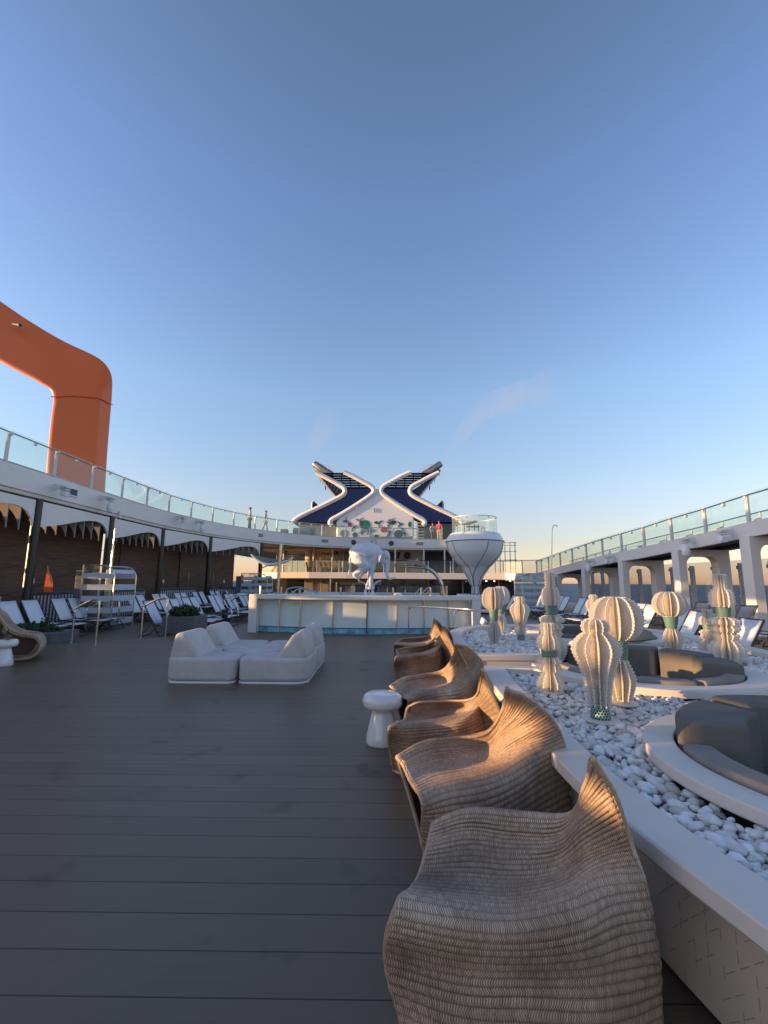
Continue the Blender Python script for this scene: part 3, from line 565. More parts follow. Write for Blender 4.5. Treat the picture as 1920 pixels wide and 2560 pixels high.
for y in [5.5+2.0*k for k in range(15)]:
    z = tz(y); b = MB(); b.box(TX+2.85, TX+2.9, y-0.03, y+0.03, z-0.1, z+0.95); b.bar((TX+2.88, y, z+0.75), (TX+2.6, y, z+0.62), 0.05, 0.05); b.box(TX+2.5, TX+2.66, y-0.10, y+0.10, z+0.58, z+0.66); b.build('post', M['post'], t2, smooth=0)
b = MB(); b.tube([(TX+2.87, y, tz(y)+0.97) for y in range(4, 37)], 0.03, 8); b.tube([(TX+2.6, y, tz(y)+0.55) for y in range(4, 37)], 0.025, 6); b.build('handrail', M['alu'], t2)
b = MB(); b.add(*strip(TX+2.91, TX+2.925, 0.0, 0.9)); b.build('glass_panel', M['glass'], t2, smooth=0)
def rrect(x0, x1, z0, z1, r, n=6):
    pts = [(x0, z0)]
    pts += [(x0+r-r*math.cos(math.pi/2*i/n), z1-r+r*math.sin(math.pi/2*i/n)) for i in range(n+1)]
    pts += [(x1-r+r*math.sin(math.pi/2*i/n), z1-r+r*math.cos(math.pi/2*i/n)) for i in range(n+1)]
    return pts+[(x1, z0)]
for k, y in enumerate([10.5, 14.5, 18.1, 22.4, 26.7, 31.0]):
    zt = tz(y)-0.47; x0, x1 = 11.86, 13.95
    inn = rrect(x0+0.33, x1-0.48, LOW, zt-0.27, 0.34)
    poly = [(x0, LOW), (x0, zt), (x1, zt), (x1, LOW)]+inn[::-1]
    b = MB(); 
    # split in left leg + header + right leg as one ring
    vs = [(x, y, z) for x, z in poly]
    o_ = b; o_.prism(vs, (0, 0.42, 0))
    o = o_.build('portal_frame', M['white'], None, bevel=0.015)
    tag(o, ['white portal frame pillar cut off by the right picture edge', 'large white portal frame at the right edge with two sunlit bands on its pillar', 'white portal frame with rounded opening right behind the ball shaped lantern', 'white portal frame in the middle of the row under the sloping track', 'small white portal frame left of the middle under the track, beside slim posts', 'farthest white portal frame where the track gets low'][k], 'portal frame', 'portal frames under the running track')
# wind screen along the ship's right side
ws = thing('wind_screen', 'tall tinted glass wind screen between white posts along the right ship side', 'wind screen', (15.5, 20, LOW))
wy = [10.2+1.55*k for k in range(17)]
for k, y in enumerate(wy):
    b = MB(); b.box(15.35, 15.55, y-0.05, y+0.05, LOW, 2.42-0.006*(y-18)); b.box(15.30, 15.35, y-0.07, y+0.07, 2.15, 2.3); b.box(15.30, 15.35, y-0.06, y+0.06, 0.95, 1.05); b.build('post', M['post'], ws, smooth=0)
    if k < len(wy)-1: b = MB(); b.box(15.56, 15.575, y+0.02, wy[k+1]-0.02, LOW, 2.55); b.build('glass_panel', M['glasstint'], ws, smooth=0)
b = MB(); b.box(15.34, 15.6, 9, 36, LOW, 0.12); b.build('kerb', M['white'], ws, smooth=0)
def tfl(u, v, kind, label):
    p = onx(u, v, TX); z = tz(p.y)-0.2; r = thing('floodlight', label, 'floodlight', (TX, p.y, z), 0, 'floodlights on the running track')
    b = MB(); b.prism([(TX, p.y, z+.12), (TX, p.y, z-.12), (TX-.38, p.y, z-.04), (TX-.38, p.y, z+.04)], (0, .04, 0)); b.build('bracket', M['white2'], r, smooth=0)
    b = MB(); b.box(TX-.53, TX-.31, p.y-.15, p.y+.15, z-.05, z+.02); b.box(TX-.51, TX-.33, p.y-.12, p.y+.12, z-.14, z-.08); b.build('arm', M['post'], r, bevel=0.01)
    b = MB()
    if kind: b.lathe([(0.05, z-.20), (0.12, z-.24), (0.15, z-.4), (0.14, z-.56), (0.09, z-.64), (0.03, z-.67)], 16, TX-.42, p.y)
    else: b.obox((TX-.42, p.y, z-.26), (0.22, 0.26, 0.2), (0.25, 0.2, 0))
    b.build('lamp_head', M['white2'], r, bevel=0.015)
cR = crop(1180, 1200, 2.242)
tfl(*cR(1255, 345), 1, 'round-bodied floodlight hanging from the right track fascia, near the picture edge')
tfl(*cR(1470, 300), 0, 'angular floodlight on the right track fascia, nearest the camera')
tfl(*cR(693, 465), 1, 'round-bodied floodlight hanging from the right track fascia in front of a far portal frame')
tfl(*cR(805, 440), 0, 'angular floodlight on the right track fascia above the middle portal frame')
# ================================================================= BACK OF THE POOL AREA
md = thing('middle_deck', 'white middle deck balcony crossing the back below the curved upper deck', 'balcony deck', (0, 37, 1.7))
me_ = [(-10.4, 38.5), (-8.6, 37.0), (-6, 36.4), (-3, 36.25), (8, 36.3), (9.7, 36.0), (10.7, 34.6), (12.1, 33.5), (12.1, 36.5)]
b = MB(); b.prism([(x, y, 1.72) for x, y in me_]+[(12.1, 44, 1.72), (-12, 44, 1.72)], (0, 0, 0.50)); b.build('slab', M['white'], md, smooth=0, bevel=0.03)
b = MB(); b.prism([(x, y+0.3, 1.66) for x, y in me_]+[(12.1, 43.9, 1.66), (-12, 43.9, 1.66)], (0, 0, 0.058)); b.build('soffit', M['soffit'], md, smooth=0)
mr = thing('glass_railing', 'clear glass balustrade on the middle deck behind the elephant', 'railing', (0, 37, 2.2))
mp_ = [(-10.4, 38.5), (-8.6, 37.05), (-7, 36.7), (-5.4, 36.5), (-3.6, 36.45), (-1.8, 36.4), (0, 36.4), (1.8, 36.4), (3.6, 36.4), (5.4, 36.4), (7.0, 36.4), (8.4, 36.4), (9.6, 36.15), (10.7, 34.8), (11.9, 34.0)]
for i, (x, y) in enumerate(mp_):
    b = MB(); b.box(x-0.035, x+0.035, y-0.035, y+0.035, 2.2, 3.22); b.build('post', M['post'], mr, smooth=0)
    if i < len(mp_)-1:
        q = mp_[i+1]; a = Vector((x, y, 2.26)); c = Vector((*q, 2.26)); d = (c-a)*0.04; b = MB(); b.prism([a+d, c-d, c-d+Vector((0, 0, .9)), a+d+Vector((0, 0, .9))], (0, 0.012, 0)); b.build('glass_panel', M['glassclear'], mr, smooth=0)
b = MB(); b.tube([(x, y-0.05, 3.2) for x, y in mp_], 0.025, 8); b.build('handrail', M['dark'], mr)
bw = thing('rear_facade', 'two storey glazed facade with wood, stone and dark glass behind the elephant', 'facade', (0, 41, LOW))
def wall(n, x0, x1, z0, z1, m, y=41.0, th=0.15): b = MB(); b.box(x0, x1, y, y+th, z0, z1); return b.build(n, m, bw, smooth=0)
# middle storey
wall('wood_wall', -7.2, -4.3, 2.22, 4.24, M['warmwood'], 42.5)
wall('mural_wall', -3.6, 3.6, 2.22, 4.24, M['stone'], 40.6)
wall('dark_bay', 3.6, 9.2, 2.22, 4.24, M['interior'], 41.2)
wall('green_column', -4.05, -3.75, 2.22, 4.24, M['warmwood'], 40.0, 0.3)
for x in (-9.6, -8.2, -6.9, -5.7, -4.6, -3.62):
    b = MB(); b.box(x, x+0.07, 40.2, 40.3, 2.222, 4.24); b.build('mullion', M['post'], bw, smooth=0)
b = MB(); b.box(-9.6, -3.62, 40.22, 40.24, 2.23, 4.22); b.build('window_pane', M['glassclear'], bw, smooth=0)
b = MB(); b.lathe([(0.45, 2.222), (0.45, 4.24)], 20, -6.4, 39.2); b.build('round_column', M['stone'], bw)
b = MB(); b.box(-10.5, 3.5, 37.6, 42, 4.15, 4.235); b.build('wood_ceiling', M['warmwood'], bw, smooth=0)
for k, (u, v, rx, rz, m_) in enumerate([(568, 665, .40, .75, 'teal'), (883, 655, .62, .62, 'teal'), (963, 667, .32, .32, 'black'), (650, 735, .5, .5, 'teal'), (795, 742, .5, .6, 'teal'), (925, 758, .55, .5, 'teal'), (568, 745, .35, .4, 'black')]):
    p = ony(*c1(u, v), 40.55); b = MB(); b.prism([p+Vector((rx*math.cos(2*math.pi*i/28), 0, rz*math.sin(2*math.pi*i/28))) for i in range(28)], (0, 0.04, 0)); b.build('mural_disc', M[m_], bw, smooth=0)
def vine(parent, y, pts, r=0.018, name='mural_line'):
    b = MB(); b.tube(catmull([ony(*c1(*p), y) for p in pts], 6), r, 5); b.build(name, M['black'], parent)
for L_ in [[(600, 640), (640, 660), (660, 700), (640, 740)], [(830, 640), (845, 690), (905, 700), (950, 690), (985, 715)], [(870, 740), (905, 725), (950, 745), (990, 735)], [(690, 760), (740, 735), (800, 700)]]: vine(bw, 40.56, L_)
# lower storey
wall('stone_wall', -7.0, -2.6, LOW, 1.66, M['stone'], 40.4)
wall('dark_glass', -2.6, 3.9, LOW, 1.66, M['glassdark'], 40.7)
wall('dark_glass', 3.9, 11.9, LOW, 1.66, M['glassdark'], 41.4)
wall('dark_glass', -12, -7.0, LOW, 1.66, M['glassdark'], 41.4)
b = MB(); b.box(-4.8, -3.4, 40.33, 40.39, LOW, 1.3); b.build('doorway', M['interior'], bw, smooth=0)
b = MB(); b.box(-3.8, -0.2, 39.4, 40.0, 1.22, 1.45); b.build('canopy', M['cream'], bw, smooth=0)
for x in (-7.0, -5.6, -2.6, -1.3, 0.3, 1.9, 3.9, 5.4, 7.0, 8.6, 10.2):
    b = MB(); b.box(x, x+0.09, 40.2, 40.3, LOW, 1.655); b.build('mullion', M['post'], bw, smooth=0)
for k, x in enumerate((-8.2, -5.75, -4.2, -2.7, 0.95, 3.3, 5.0, 5.7)):
    b = MB(); b.lathe([(0.065, 2.222), (0.065, 4.24)], 12, x, 36.9)
    o = b.build('slim_column', M['post'], None); tag(o, f'{["first","second","third","fourth","fifth","sixth","seventh","eighth"][k]} slim cream column from the left between the middle and upper deck at the back', 'column', 'slim columns under the upper deck')
# outer stair seen at the far left under the upper deck
st = thing('open_stair', 'open metal stair under the far left end of the upper deck', 'stairs', (-9, 39.6, 2.2))
b = MB()
for k in range(8): b.box(-9.7+k*0.16, -8.6+k*0.16, 39.4+0.0, 39.7, 2.35+k*0.22, 2.40+k*0.22)
b.build('treads', M['post'], st, smooth=0)
b = MB(); b.bar((-9.75, 39.38, 2.25), (-8.5, 39.38, 4.1), 0.05, 0.16); b.build('stringer', M['dark'], st, smooth=0)
# small furniture of the back: dark shapes on the middle deck
for k, x in enumerate((-6.3, -5.8, -5.1, -4.7, -4.3)):
    s_ = thing('deck_chair', f'dark deck chair silhouette behind the middle deck glass, {["first","second","third","fourth","fifth"][k]} from the left', 'chair', (x, 38.2, 2.222), 0, 'dark chairs on the middle deck')
    b = MB(); b.obox((x, 38.2, 2.62), (0.42, 0.45, 0.06)); b.build('seat', M['black'], s_, smooth=0)
    b = MB(); b.obox((x-0.20, 38.2, 2.85), (0.06, 0.45, 0.5), (0, -0.3, 0)); b.build('backrest', M['black'], s_, smooth=0)
    b = MB(); b.obox((x, 38.2, 2.4), (0.34, 0.38, 0.36)); b.build('base', M['dark'], s_, smooth=0)
# lattice tower and railings beyond the pod
lt = thing('lattice_frame', 'open grey metal lattice of slim posts rising behind the white pod', 'metal frame', (11, 40, 2.2))
for k in range(5):
    x = 9.9+k*0.45; b = MB(); b.bar((x, 40, 2.2), (x+0.02, 40, 5.05-0.0*k), 0.07, 0.07); b.build('post', M['post'], lt, smooth=0)
for z in (3.45, 4.2, 4.75, 5.0):
    b = MB(); b.bar((9.8, 40, z), (11.85, 40, z+0.05), 0.07, 0.06); b.build('rail', M['post'], lt, smooth=0)
# ================================================================= FUNNEL
FY = 44.0
def Fp(x, y, Y=FY): return ony(*c1(x, y), Y)
fn = thing('ship_funnel', 'wide X shaped ship funnel, navy blue with white edges and a white centre', 'funnel', (-0.6, FY, 5))
def mir(pts): return [(1583-x, y) for x, y in pts]
oL = catmull([(437, 188, 0), (480, 208, 0), (540, 240, 0), (585, 264, 0), (603, 285, 0), (600, 308, 0), (575, 328, 0), (520, 356, 0), (450, 391, 0), (370, 428, 0), (322, 455, 0), (303, 477, 0)], 5)
iL = catmull([(600, 186, 0), (650, 208, 0), (705, 238, 0), (750, 262, 0), (770, 285, 0), (766, 306, 0), (740, 328, 0), (690, 362, 0), (630, 400, 0), (570, 436, 0), (530, 458, 0), (518, 478, 0), (530, 492, 0)], 5)
oL = [(p.x, p.y) for p in oL]; iL = [(p.x, p.y) for p in iL]
for sgn in (0, 1):
    T = (lambda q: q) if sgn == 0 else mir
    lower_o = [(600, 285)]+[p for p in oL if p[1] > 286]; lower_i = [p for p in iL if p[1] > 280 and p[1] < 472]
    poly = T([(607, 279)]+lower_o[1:]+[(320, 471)]+[(520, 471)]+lower_i[::-1]+[(768, 279)])
    b = MB(); b.prism([Fp(*p)+Vector((0, 0.12, 0)) for p in poly], (0, 3.2, 0)); b.build('blue_arm', M['navy'], fn, smooth=25)
    b = MB(); b.tube([Fp(*p) for p in T(oL)], 0.235, 10); b.build('white_trim', M['white2'], fn)
    b = MB(); b.tube([Fp(*p) for p in T(iL)], 0.235, 10); b.build('white_trim', M['white2'], fn)
    b = MB(); b.tube([Fp(*p, FY+3.3) for p in T(oL)], 0.19, 8); b.tube([Fp(*p, FY+3.3) for p in T([q for q in iL if q[1] > 262])], 0.19, 8)
    b.build('rear_trim', M['white2'], fn)
    b = MB()
    for k in range(7):
        y = 192+k*13.5; xo = np.interp(y, [188, 208, 240, 264, 285], [437, 480, 540, 585, 603]); xi = np.interp(y, [186, 208, 238, 262, 285], [600, 650, 705, 750, 770])
        q = T([(xo+8, y), (xi-8, y)]); a = Fp(*q[0]); c = Fp(*q[1]); b.prism([a+Vector((0, .05, .07)), c+Vector((0, .05, .07)), c+Vector((0, .35, -.06)), a+Vector((0, .35, -.06))], (0, 0.04, 0))
    b.build('slats', M['navyslat'], fn, smooth=0)
    b = MB()
    for k in range(6):
        f = (k+0.6)/6; top = (450+f*300, 192+f*80); q = T([(top[0], 192+max(0, (f*300-150))*0.5), (top[0]+8, 279)])
        b.bar(Fp(*q[0])+Vector((0, 0.7, 0)), Fp(*q[1])+Vector((0, 0.7, 0)), 0.10, 0.10)
    b.build('slat_posts', M['navyslat'], fn, smooth=0)
    b = MB(); b.prism([Fp(*p)+Vector((0, 0.3, 0)) for p in T([(440, 190), (598, 292), (592, 314), (548, 325)])], (0, 1.6, 0)); b.build('side_louvre', M['navyslat'], fn, smooth=0)
    b = MB()
    for k in range(7):
        f = k/7; q = T([(455+f*125, 205+f*85), (462+f*95, 240+f*82)]); b.bar(Fp(*q[0])+Vector((0, .28, 0)), Fp(*q[1])+Vector((0, .28, 0)), 0.05, 0.05)
    b.build('louvre_bars', M['grey'], fn, smooth=0)
    b = MB(); q = T([(441, 193), (548, 327)]); b.bar(Fp(*q[0])+Vector((0, .25, 0)), Fp(*q[1])+Vector((0, .25, 0)), 0.12, 0.16); b.build('louvre_edge', M['post'], fn, smooth=0)
    # exhaust pipes
    for k, (dx, dy, w_) in enumerate([(0, 0, .34), (18, 24, .20), (-4, 22, .16)]):
        q = T([(418+dx*0.5, 122+dy), (520+dx, 192+dy)]); a = Fp(*q[0])+Vector((0, 0.9+0.6*k, 0)); c = Fp(*q[1])+Vector((0, 0.9+0.6*k, 0)); d = (a-c).normalized()
        b = MB(); b.tube([c, c+(a-c)*0.5, a-d*0.1, a], [w_*1.25, w_*1.1, w_, w_*0.85], 14); b.build('exhaust_pipe', M['steelgrey'], fn)
    q = T([(470, 132), (505, 140), (560, 186)]); q2_ = T([(500, 160), (512, 142)])
    b = MB(); b.tube([Fp(*p)+Vector((0, 0.5, 0)) for p in q], 0.03, 6); b.build('pipe_rail', M['post'], fn)
    b = MB(); b.tube([Fp(*p)+Vector((0, 0.5, 0)) for p in q2_], 0.025, 6); b.build('pipe_rail_post', M['post'], fn)
    q = T([(400, 395), (400, 355), (405, 338), (412, 336), (450, 372)]); b = MB(); b.prism([Fp(*p)+Vector((0, 1.8, 0)) for p in q], (0, 0.6, 0)); b.build('side_fin', M['navyslat'], fn, smooth=0)
    q = T([(399, 396), (399, 350), (404, 336), (412, 334)]); b = MB(); b.tube([Fp(*p)+Vector((0, 1.75, 0)) for p in q], 0.10, 6); b.build('side_fin_frame', M['post'], fn)
    # dark recess under the arm down to the deck
    q = T([(330, 471), (555, 471), (555, 562), (345, 562)]); b = MB(); b.prism([Fp(*p)+Vector((0, 0.9, 0)) for p in q], (0, 2, 0)); b.build('base_recess', M['glassdark'] if sgn else M['soffit'], fn, smooth=0)
bell = [(555, 470), (572, 446), (600, 428), (640, 402), (690, 370), (740, 336), (770, 312), (779, 292), (783, 279), (800, 279), (804, 292), (813, 312), (843, 336), (893, 370), (943, 402), (983, 428), (1000, 445), (1002, 470), (1003, 562), (555, 562)]
b = MB(); b.prism([Fp(*p)+Vector((0, 0.0, 0)) for p in bell], (0, 3.0, 0)); b.build('white_centre', M['white2'], fn, smooth=30, bevel=0.18, seg=3)
for (x, y, rx, ry, m_) in [(632, 487, 12, 12, 'maroon'), (722, 488, 29, 27, 'green'), (599, 538, 22, 22, 'lgreen'), (662, 546, 15, 14, 'teal'), (828, 516, 18, 17, 'red'), (887, 473, 13, 10, 'teal'), (978, 486, 10, 17, 'green'), (913, 541, 25, 23, 'teal'), (785, 553, 14, 9, 'teal')]:
    b = MB(); b.prism([Fp(x+rx*math.cos(2*math.pi*i/32), y+ry*math.sin(2*math.pi*i/32), FY-0.03) for i in range(32)], (0, 0.028, 0)); b.build('painted_disc', M[m_], fn, smooth=0)
random.seed(3)
for (cx_, cy_, n_, L_) in [(690, 470, 6, 34), (615, 468, 5, 26), (745, 530, 10, 34), (860, 480, 9, 36), (800, 480, 8, 34), (925, 485, 6, 26), (860, 535, 9, 32), (945, 530, 8, 30), (700, 535, 6, 26), (650, 505, 5, 24)]:
    b = MB()
    for k in range(n_):
        a = random.uniform(0, 2*math.pi); l = L_*random.uniform(.5, 1.1); w_ = random.uniform(.2, .45)
        pts = [(cx_, cy_), (cx_+l*.5*math.cos(a-w_), cy_+l*.5*math.sin(a-w_)), (cx_+l*math.cos(a), cy_+l*math.sin(a)), (cx_+l*.5*math.cos(a+w_), cy_+l*.5*math.sin(a+w_)), (cx_, cy_)]
        pts = [(min(max(p[0], 560), 996), min(p[1], 560)) for p in pts]
        b.tube([Fp(*p, FY-0.02) for p in pts], 0.022, 4)
    b.build('line_flower', M['darkgrey'], fn, smooth=0)
b = MB(); b.lathe([(0.0, 0), (0.09, 0.03), (0.09, 0.12), (0, 0.15)], 12, Fp(675, 397, FY-.1).x, FY-.1, cap=False); 
for i in range(len(b.v)): b.v[i] = (b.v[i][0], b.v[i][1], b.v[i][2]+Fp(675, 397).z)
b.build('wall_lamp', M['white2'], fn)
b = MB(); a = Fp(775, 392, FY-.06); b.tube([a, a-Vector((0, 0, 0.45))], 0.04, 8); b.build('pole_lamp', M['dark'], fn)
b = MB(); 
for k in range(6): b.box(Fp(1005, 470).x, Fp(1062, 470).x, FY-.1, FY+.1, Fp(0, 470+k*17).z-.03, Fp(0, 470+k*17).z+.03)
b.build('side_louvres', M['post'], fn, smooth=0)
# deck furniture boxes behind the upper railing
for k, (x0, x1, y0) in enumerate([(232, 270, 512), (305, 405, 505), (375, 430, 500)]):
    p = ony(*c1(x0, y0), 39.5+k*.4); q = ony(*c1(x1, y0), 39.5+k*.4); b = MB(); b.box(p.x, q.x, 39.5+k*.4, 40.3+k*.4, 4.97, p.z); o = b.build('locker', M['grey'], None, bevel=0.03)
    tag(o, ['small grey locker box behind the left curve of the upper glass railing', 'long grey locker box on the upper deck left of the funnel', 'grey locker box touching the foot of the funnel on its left'][k], 'locker', 'grey lockers on the upper deck')
# ================================================================= POD
pd = thing('pod_bar', 'white tulip shaped pod on a tapering stem with glass balustrade round its top', 'pod', (0, 0, 0))
cq = crop(900, 1130, 4.1475); cp = crop(1000, 1340, 4.1475)
PYY = 28.5
cx = ony(*cq(1189, 925), PYY).x; pd.location = (cx, PYY, LOW)
def rz(px, v_): p = ony(*cq(px, v_), PYY); return (abs(p.x-cx), p.z)
def rz2(px, v_): p = ony(*cp(px, v_), PYY); return (abs(p.x-cx)*1.0, p.z)
hor = []
for (L, Rr, v_) in [(742, 800, 640), (742, 820, 540), (725, 832, 500), (700, 855, 445), (668, 885, 390), (640, 925, 330), (600, 965, 290), (560, 1010, 240), (520, 1042, 190), (498, 1058, 140), (485, 1066, 90), (480, 1070, 62)]:
    a = ony(*cp(L, v_), PYY); c = ony(*cp(Rr, v_), PYY); hor.append(((c.x-a.x)/2, a.z, (a.x+c.x)/2))
hor[0] = (0.30, LOW, hor[1][2]); 
def sect(lst, n=48): return [[Vector((m_+r*math.cos(2*math.pi*k/n), PYY+r*math.sin(2*math.pi*k/n), z)) for k in range(n)] for r, z, m_ in lst]
H = catmull([(r, z, m_) for r, z, m_ in hor], 4)
b = MB(); b.grid(sect([(h[0], h[1], h[2]) for h in H]), closed=True); b.build('bowl', M['white2'], pd, smooth=50)
rim_r, rim_z, rim_c = hor[-1]
b = MB(); b.grid(sect([(rim_r, rim_z, cx), (rim_r+0.03, rim_z+0.03, cx), (rim_r-0.01, rim_z+0.1, cx), (rim_r-.10, rim_z+.30, cx), (rim_r-.22, rim_z+.48, cx), (rim_r-.30, rim_z+.55, cx), (rim_r-.42, rim_z+.56, cx), (0.01, rim_z+.56, cx)]), closed=True); b.build('rim', M['white2'], pd, smooth=45)
b = MB(); b.grid(sect([(rim_r-.02, rim_z-.03, cx), (rim_r+.028, rim_z-.02, cx), (rim_r+.028, rim_z+.015, cx), (rim_r-.02, rim_z+.02, cx)]), closed=True); b.build('rim_seam', M['darkgrey'], pd)
gr = rim_r-0.40; gz = rim_z+.56
b = MB(); vs = sect([(gr, gz, cx), (gr, gz+0.98, cx)], 40); b.grid(vs, closed=True); b.grid(sect([(gr-.015, gz, cx), (gr-.015, gz+0.98, cx)], 40), closed=True); b.build('glass_panel', M['glassclear'], pd)
b = MB(); b.grid(sect([(gr+.01, gz+.96, cx), (gr+.01, gz+1.0, cx), (gr-.03, gz+1.0, cx), (gr-.03, gz+.96, cx), (gr+.01, gz+.96, cx)], 40), closed=True); b.build('glass_edge', M['post'], pd)
for k in range(5):
    a = -2.6+k*0.5; x_, y_ = cx+gr*math.cos(a), PYY+gr*math.sin(a)
    b = MB(); b.box(x_-.03, x_+.03, y_-.03, y_+.03, gz+.84, gz+.95); b.build('glass_clamp', M['post'], pd, smooth=0)
hz = np.array([h[1] for h in H]); hr = np.array([h[0] for h in H]); hc = np.array([h[2] for h in H])
for k, (a0, a1) in enumerate([(-178, -150), (-150, -112), (-75, -118), (-30, -60), (60, 20), (120, 80)]):
    pts = []
    for i in range(26):
        f = i/25; z = rim_z-0.05+(0.35-rim_z)*f; r = np.interp(z, hz, hr); c_ = np.interp(z, hz, hc); s_ = f*f*(3-2*f); a = R_(a0+(a1-a0)*min(1, s_*1.4)); pts.append((c_+(r+.004)*math.cos(a), PYY+(r+.004)*math.sin(a), z))
    b = MB(); b.tube(pts, 0.022, 5); b.build('seam_line', M['grey'], pd)
pt_ = thing('pod_table', 'small roofed table and stools standing inside the glass of the white pod', 'table', (cx, PYY, gz))
b = MB(); b.prism([(cx-.85, PYY, gz+.62), (cx+.1, PYY, gz+.85), (cx+.25, PYY, gz+.78), (cx-.3, PYY, gz+.60)], (0, .6, 0.0)); b.build('parasol_top', M['canvas'], pt_, smooth=0)
b = MB(); b.box(cx-.45, cx+.35, PYY, PYY+.5, gz+.44, gz+.48); b.build('table_top', M['dark'], pt_, smooth=0)
for x_ in (cx-.6, cx-.3, cx+.05, cx+.3): b = MB(); b.tube([(x_, PYY+.2, gz+.01), (x_, PYY+.2, gz+.6)], 0.03, 6); b.build('leg', M['dark'], pt_)
for k, x_ in enumerate((cx-1.0, cx+.55)):
    s_ = thing('pod_stool', ['wire stool at the left inside the pod glass', 'white stool at the right inside the pod glass'][k], 'stool', (x_, PYY, gz))
    b = MB(); b.box(x_-.13, x_+.13, PYY-.1, PYY+.2, gz+.36, gz+.40); b.build('seat', M['white2'], s_, smooth=0)
    for d in (-.1, .1): b = MB(); b.tube([(x_+d, PYY, gz), (x_+d*.8, PYY, gz+.37)], 0.015, 5); b.build('leg', M['dark'], s_)
# ================================================================= POOL
pl = thing('pool', 'raised pool with frosted glass front panels in a thick white frame and blue water', 'pool', (-0.5, 15, 0))
def parc(x, off=0):  # front line of the pool, bulging towards the camera
    f = (x+0.55)/3.4; return 13.05+0.95*f*f*0.62+off
PX0, PX1 = -3.72, 2.62
N = 28; fx = [PX0+(PX1-PX0)*i/N for i in range(N+1)]
fr_o = [(-3.99+(6.88)*i/N) for i in range(N+1)]
b = MB(); b.ring_prism([(x, parc(x, -0.10)) for x in fr_o], [(x, parc(x, 0.40)) for x in fr_o], 0.97, 1.10); b.build('coping', M['white'], pl, bevel=0.012)
b = MB(); b.prism([(-3.99, parc(-3.99, -.10), LOW), (-3.72, parc(-3.72, -.10), LOW), (-3.72, parc(-3.72, .55), LOW), (-3.99, parc(-3.99, .55), LOW)], (0, 0, 0.97-LOW)); b.build('end_pillar', M['white'], pl, smooth=0, bevel=0.012)
b = MB(); b.prism([(2.62, parc(2.62, -.10), LOW), (2.89, parc(2.89, -.10), LOW), (2.89, parc(2.89, .95), LOW), (2.62, parc(2.62, .95), LOW)], (0, 0, 0.97-LOW)); b.build('end_pillar', M['white'], pl, smooth=0, bevel=0.012)
pxs = [PX0]+[ony(*c1(x, 1000), 13.4).x for x in (218, 345, 537, 732, 903, 1062, 1208)]+[PX1]
for i in range(len(pxs)-1):
    n = 6; xs = [pxs[i]+0.012+(pxs[i+1]-pxs[i]-0.024)*k/n for k in range(n+1)]
    b = MB(); b.ring_prism([(x, parc(x, 0.26)) for x in xs], [(x, parc(x, 0.28)) for x in xs], 0.17, 0.968); b.build('frosted_panel', M['frost'], pl)
    b = MB(); b.ring_prism([(x, parc(x, 0.25)) for x in xs], [(x, parc(x, 0.26)) for x in xs], 0.004, 0.15); b.build('clear_panel', M['poolblue'], pl)
    if i: 
        x = pxs[i]; b = MB(); b.box(x-.012, x+.012, parc(x, .20), parc(x, .30), 0.0, 0.969); b.build('joint_bar', M['gold'] if i != 4 else M['dark'], pl, smooth=0)
b = MB(); b.ring_prism([(x, parc(x, 0.23)) for x in fx], [(x, parc(x, 0.255)) for x in fx], 0.145, 0.17); b.build('bottom_rail', M['grey'], pl)
b = MB(); b.prism([(x, parc(x, 0.30), 0.10) for x in fx]+[(PX1, 21, 0.10), (PX0, 21, 0.10)], (0, 0, 0.03)); b.build('water', M['water'], pl, smooth=0)
b = MB(); b.prism([(x, parc(x, 0.42), LOW) for x in fx]+[(PX1, parc(PX1, .6), LOW), (PX0, parc(PX0, .6), LOW)], (0, 0, 0.2)); 
b = MB(); b.ring_prism([(x, parc(x, 0.9)) for x in fx], [(x, parc(x, 1.1)) for x in fx], 0.0, 0.9); b.build('inner_wall', M['frost'], pl)
b = MB(); b.box(PX0, PX1, 21, 21.3, LOW, 1.0); b.build('rear_wall', M['white'], pl, smooth=0)
b = MB(); b.ring_prism([(x, parc(x, -0.16)) for x in fr_o[9:17]], [(x, parc(x, -0.05)) for x in fr_o[9:17]], 0.004, 0.03); b.build('drain_grating', M['grey'], pl)
# slim metal posts and curved bars around the pool top
for k, (x, y0, y1, Y) in enumerate([(120, 840, 890, 19), (238, 845, 890, 20), (345, 850, 890, 20.5), (652, 830, 890, 21.5), (882, 850, 890, 20), (1043, 850, 890, 20), (1096, 850, 890, 20), (1190, 840, 890, 21), (580, 845, 890, 21), (520, 800, 890, 22), (555, 820, 890, 22)]):
    a = ony(*c1(x, y0), Y); r = MB(); r.lathe([(0.045, LOW), (0.045, a.z)], 10, a.x, Y); o = r.build('bollard_post', M['gold'], None)
    tag(o, f'slim warm metal post standing behind the pool coping, {["first","second","third","sixth","seventh","eighth","ninth","tenth","fourth","fifth","sixth short"][k]} from the left', 'post', 'slim posts behind the pool')
gl_ = thing('glass_screen', 'low clear glass screen with handrails behind the pool right of the elephant', 'glass screen', (3, 20.5, 0))
for (x0, x1) in [(600, 720), (790, 880), (900, 1035), (1050, 1180)]:
    a = ony(*c1(x0, 838), 20.6); c = ony(*c1(x1, 838), 20.6); b = MB(); b.box(a.x, c.x, 20.6, 20.612, LOW, a.z); b.build('glass_panel', M['glassclear'], gl_, smooth=0)
a = ony(*c1(600, 836), 20.55); c = ony(*c1(1190, 836), 20.55); b = MB(); b.tube([a, c], 0.018, 6); b.build('top_rail', M['dark'], gl_)
def bent_rail(name, label, pts, Y, r=0.022, m_='alu', cropf=c1, group=None, cat='handrail'):
    b = MB(); b.tube(catmull([ony(*cropf(*p), Y) for p in pts], 5), r, 8); o = b.build(name, M[m_], None); tag(o, label, cat, group); return o
